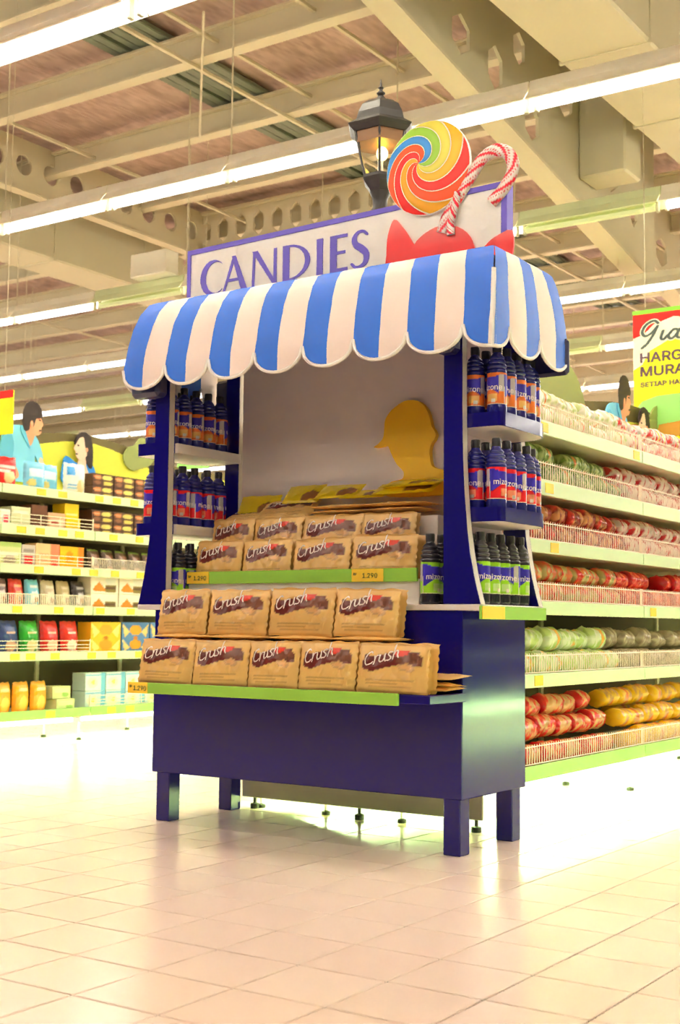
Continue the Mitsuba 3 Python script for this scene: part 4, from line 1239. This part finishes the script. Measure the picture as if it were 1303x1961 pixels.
# ------------------------------------------------------------------ printed header boards and people cut-outs
mat('field_green', S(214, 216, 74), 0.6, .2)
mat('hill_dark', S(96, 86, 50), 0.6, .2)
mat('leaf_green', S(140, 150, 86), 0.6, .2)
mat('skin', S(236, 160, 120), 0.6, .2)
mat('skin_light', S(250, 206, 176), 0.6, .2)
mat('hair_black', S(48, 38, 36), 0.6, .2)
mat('shirt_blue', S(126, 204, 232), 0.6, .2)
mat('shirt_shade', S(96, 180, 214), 0.6, .2)
mat('dress_blue', S(50, 140, 220), 0.6, .2)
mat('banner_green', S(130, 205, 60), 0.6, .2)


def board(x, pts, th, k=3):
    return yz(sg.Polygon(smooth_poly(pts, k)).buffer(0), x, x + th)


def header(x, y_off, y0, y1, name):
    o = thing('header_board', 'printed hill landscape board along the top of the %s shelving' % name, 'header board')
    ys_ = np.linspace(y0, y1, 24)
    top = [(y, 2.50 + .09 * math.sin((y - y_off - 7.6) * 1.9) + .03 * math.sin(y * 3.1)) for y in ys_]
    part(o, 'field', shape(yz(sg.Polygon([(y0, 2.1)] + top + [(y1, 2.1)]), x, x + .012), 'field_green'))
    hill = [(y, 2.60 + .07 * math.sin((y - y_off - 7.5) * 1.9) + .03 * math.sin(y * 2.3)) for y in ys_]
    part(o, 'hill', shape(yz(sg.Polygon([(y0, 2.1)] + hill + [(y1, 2.1)]), x - .014, x - .001), 'hill_dark'), label='dark brown green hill')
    return o


hl = header(-8.56, 0, 6.0, 10.6, 'left')
tree = board(-8.54, [(9.0, 2.46), (8.96, 2.55), (9.03, 2.64), (9.1, 2.66), (9.2, 2.75), (9.32, 2.7), (9.4, 2.6), (9.34, 2.5), (9.2, 2.45), (9.1, 2.42)], .012)
part(hl, 'tree', shape(tree, 'leaf_green'))


def man(x, y0, name, dz=0.0):
    o = thing('person', 'cut-out of a man, short black hair, light blue shirt, %s' % name, 'person')
    q = lambda pts: [(y + y0, z + dz) for y, z in pts]
    part(o, 'shirt', shape(board(x, q([(-.30, 2.20), (-.29, 2.42), (-.25, 2.60), (-.14, 2.66), (.02, 2.66), (.10, 2.60), (.16, 2.52), (.20, 2.40), (.15, 2.36), (.10, 2.42), (.10, 2.20)]), .014), 'shirt_blue'), label='light blue shirt')
    part(o, 'sleeve', shape(board(x + .012, q([(-.30, 2.30), (-.28, 2.52), (-.20, 2.60), (-.14, 2.50), (-.16, 2.34), (-.2, 2.28)]), .006), 'shirt_shade'))
    part(o, 'arm', shape(board(x + .010, q([(-.29, 2.32), (-.2, 2.29), (-.15, 2.33), (-.08, 2.25), (-.1, 2.2), (-.24, 2.22)]), .010), 'skin'))
    part(o, 'arm', shape(board(x + .010, q([(.15, 2.38), (.19, 2.40), (.26, 2.26), (.27, 2.18), (.20, 2.19)]), .008), 'skin_light'))
    part(o, 'head', shape(board(x + .012, q([(-.02, 2.56), (-.03, 2.68), (.0, 2.78), (.06, 2.84), (.14, 2.80), (.165, 2.74), (.185, 2.70), (.165, 2.67), (.165, 2.63), (.13, 2.60), (.09, 2.59), (.06, 2.52), (.03, 2.50)]), .010), 'skin'))
    part(o, 'hair', shape(board(x + .022, q([(-.05, 2.66), (-.06, 2.76), (-.02, 2.86), (.06, 2.89), (.13, 2.86), (.165, 2.80), (.16, 2.755), (.10, 2.745), (.075, 2.69), (.06, 2.665), (.045, 2.71), (.025, 2.70), (.02, 2.64), (-.02, 2.62)]), .006), 'hair_black'), label='short black hair')
    part(o, 'ear', shape(board(x + .026, q([(.035, 2.66), (.028, 2.70), (.045, 2.72), (.062, 2.70), (.055, 2.66)]), .004), 'skin'))
    part(o, 'eye', shape(board(x + .022, q([(.13, 2.735), (.145, 2.742), (.155, 2.735), (.145, 2.728)]), .003), 'hair_black'))
    part(o, 'mouth', shape(board(x + .022, q([(.135, 2.645), (.16, 2.652), (.162, 2.643), (.14, 2.636)]), .003), 'shirt_red' if 'shirt_red' in scene else 'hair_black'))
    part(o, 'collar', shape(board(x + .018, q([(-.07, 2.66), (-.03, 2.64), (.04, 2.48), (.0, 2.52), (-.06, 2.6)]), .005), 'shirt_shade'))
    return o


def woman(x, y0, name, dz=0.0):
    o = thing('person', 'cut-out of a woman, long dark hair, looking up, %s' % name, 'person')
    q = lambda pts: [(y + y0, z + dz) for y, z in pts]
    part(o, 'dress', shape(board(x, q([(-.16, 2.2), (-.18, 2.38), (-.14, 2.46), (-.04, 2.42), (.06, 2.40), (.16, 2.42), (.22, 2.36), (.23, 2.2)]), .014), 'dress_blue'), label='bright blue top')
    part(o, 'neck', shape(board(x + .012, q([(-.02, 2.26), (.0, 2.42), (.04, 2.52), (.10, 2.50), (.10, 2.40), (.14, 2.3), (.06, 2.22)]), .006), 'skin_light'))
    part(o, 'hair', shape(board(x + .010, q([(-.05, 2.58), (-.02, 2.66), (.05, 2.70), (.13, 2.68), (.17, 2.60), (.18, 2.48), (.17, 2.38), (.12, 2.40), (.09, 2.46), (.04, 2.56)]), .012), 'hair_black'), label='long dark hair')
    part(o, 'head', shape(board(x + .020, q([(-.03, 2.62), (.02, 2.66), (.055, 2.64), (.075, 2.56), (.10, 2.50), (.06, 2.46), (.01, 2.44), (-.035, 2.47), (-.04, 2.51), (-.065, 2.535), (-.05, 2.56)]), .008), 'skin_light'))
    part(o, 'fringe', shape(board(x + .027, q([(-.055, 2.57), (-.02, 2.665), (.05, 2.695), (.06, 2.66), (.0, 2.64), (-.03, 2.60)]), .004), 'hair_black'))
    part(o, 'eye', shape(board(x + .027, q([(-.03, 2.568), (-.015, 2.575), (-.002, 2.568), (-.015, 2.561)]), .003), 'hair_black'))
    part(o, 'ear', shape(board(x + .027, q([(.085, 2.52), (.08, 2.55), (.10, 2.56), (.11, 2.53)]), .004), 'skin'))
    part(o, 'mouth', shape(board(x + .027, q([(-.045, 2.492), (-.02, 2.496), (-.018, 2.488), (-.042, 2.482)]), .003), 'hair_black'))
    return o


man(-8.53, 7.74, 'on the left shelving')
woman(-8.53, 8.36, 'on the left shelving')
hr = header(-3.66, 1.45, 7.9, 12.0, 'right')
part(hr, 'tree', shape(board(-3.635, [(7.62, 2.2), (7.62, 2.6), (7.75, 2.72), (8.0, 2.78), (8.25, 2.70), (8.4, 2.5), (8.42, 2.2)], .012), 'leaf_green'))
part(hr, 'tree', shape(board(-3.635, [(9.62, 2.3), (9.6, 2.55), (9.75, 2.70), (9.95, 2.74), (10.1, 2.62), (10.15, 2.3)], .012), 'leaf_green'))
man(-3.63, 9.02, 'on the right shelving', -.05)
woman(-3.63, 9.42, 'on the right shelving', -.04)

# ------------------------------------------------------------------ hanging banner
mat('banner_red', S(226, 40, 34), 0.6, .2)
mat('banner_yellow', S(250, 240, 40), 0.6, .2)
mat('banner_cream', S(250, 238, 200), 0.6, .2)
mat('banner_leaf', S(150, 210, 110), 0.6, .2)
mat('banner_orange', S(206, 150, 60), 0.6, .2)
mat('banner_ink', S(84, 60, 74), 0.6, .2)
mat('banner_script', S(70, 80, 74), 0.6, .2)
bx0, bx1, by = -3.817, -2.96, 9.80
bz0, bz1 = 2.45, 3.494
bn = thing('hanging_banner', 'yellow and red hanging price banner with dark lettering at the right edge', 'banner')
part(bn, 'sheet', shape(cbox(bx0, bx1, by, by + .012, bz0, bz1, .002), 'banner_yellow'))
part(bn, 'top_strip', shape(cbox(bx0 - .004, bx1 + .004, by - .004, by + .016, bz1 - .03, bz1 + .003, .002), 'banner_green'))
part(bn, 'red_band', shape(xz(sg.Polygon(list(smooth_poly([(bx0, 3.464), (bx1, 3.464), (bx1, 3.371), (-3.234, 3.371), (-3.479, 3.420), (-3.646, 3.371), (-3.724, 3.303), (bx0, 3.273)], 1))), by - .003, by), 'banner_red'))
part(bn, 'cream_band', shape(xz(sg.Polygon([(bx0, 3.273), (-3.724, 3.303), (-3.646, 3.371), (-3.479, 3.420), (-3.234, 3.371), (bx1, 3.371), (bx1, 3.312), (-3.430, 3.312), (-3.548, 3.224), (-3.675, 3.165), (-3.744, 3.058), (bx0, 3.018)]), by - .003, by), 'banner_cream'))
part(bn, 'green_band', shape(xz(sg.Polygon([(bx0, 2.470), (bx0, 2.685), (-3.744, 2.764), (-3.626, 2.798), (bx1, 2.822), (bx1, 2.587), (bx1, 2.470)]), by - .003, by), 'banner_leaf'))
part(bn, 'fruit_print', shape(xz(sg.Polygon([(-3.646, 2.470), (-3.606, 2.568), (-3.430, 2.587), (-3.234, 2.568), (-3.136, 2.470)]), by - .006, by - .002), 'banner_orange'))
GI = {'G': ([[(.62, .86), (.46, 1.0), (.2, .84), (.1, .5), (.24, .28), (.46, .42), (.62, .7)], [(.62, .72), (.52, .3), (.36, -.1), (.2, -.3)]], .78), 'i': ([[(.08, .44), (.04, .12), (.14, .02), (.26, .2)]], .26), 'a': ([[(.36, .4), (.2, .46), (.04, .2), (.14, .02), (.3, .16), (.38, .44)], [(.38, .44), (.34, .12), (.44, .02)]], .48),
      'n': ([[(.08, .44), (.04, .02)], [(.06, .24), (.24, .46), (.32, .34), (.3, .06), (.4, .02)]], .44), 't': ([[(.16, .8), (.08, .2), (.16, .02), (.28, .1)], [(.0, .5), (.28, .5)]], .3)}
word, xo = [], 0
for ch in 'Giant':
    ls, adv = GI[ch]
    word += [[(x + xo, z) for x, z in l] for l in ls]; xo += adv
gw = affinity.skew(strokes(word, .05), xs=8)
b = gw.bounds
gw = affinity.translate(affinity.scale(gw, .23, .162, origin=(b[0], 0)), -3.753 - b[0], 3.239)
part(bn, 'lettering', shape(xz(gw.buffer(.009), by - .005, by - .003), 'banner_cream'))
part(bn, 'lettering', shape(xz(gw, by - .008, by - .005), 'banner_script'))
for txt, z, h in (('HARGA', 3.075, .0735), ('MURAH', 2.964, .0735), ('SETIAP HARI', 2.879, .035)):
    m = meshkit.text_mesh(txt, h, .003, True)
    v = m.vertices.copy(); v[:, 0] *= 1.25
    m.vertices = np.stack([-3.758 + v[:, 0] - v[:, 0].min(), by - .002 - v[:, 2], z + v[:, 1]], -1)
    part(bn, 'lettering', shape(m, 'banner_ink'))
for x in (bx0 + .1, bx1 - .1): part(bn, 'cord', shape(tube([(x, by + .006, bz1), (x, by + .006, 5.488 if -4.25 < x < -3.5 else RZ - .05)], .003, 5), 'steel_cream'))
b2 = thing('hanging_banner', 'yellow and red hanging banner cut off at the left edge of the picture', 'banner')
part(b2, 'sheet', shape(cbox(-8.7, -8.09, 7.2, 7.212, 2.50, 2.86, .002), 'banner_yellow'))
part(b2, 'red_band', shape(cbox(-8.7, -8.09, 7.196, 7.2, 2.80, 2.86, .001), 'banner_red'))
for x in (-8.6, -8.2): part(b2, 'cord', shape(tube([(x, 7.206, 2.86), (x, 7.206, RZ - .05)], .003, 5), 'steel_cream'))
fl_ = thing('hanging_flag', 'small green shelf flag hanging beyond the left shelving near the cart', 'sign')
part(fl_, 'sheet', shape(cbox(-9.3, -8.85, 10.6, 10.61, 2.62, 2.78, .002), 'banner_leaf'))
for x in (-9.2, -8.95): part(fl_, 'cord', shape(tube([(x, 10.605, 2.78), (x, 10.605, RZ - .05)], .003, 5), 'steel_cream'))

for k_, d_ in labels.items():
    if 'label' in d_ and '__' not in k_ and not 4 <= len(d_['label'].split()) <= 16: print('LABEL', k_, len(d_['label'].split()), d_['label'])
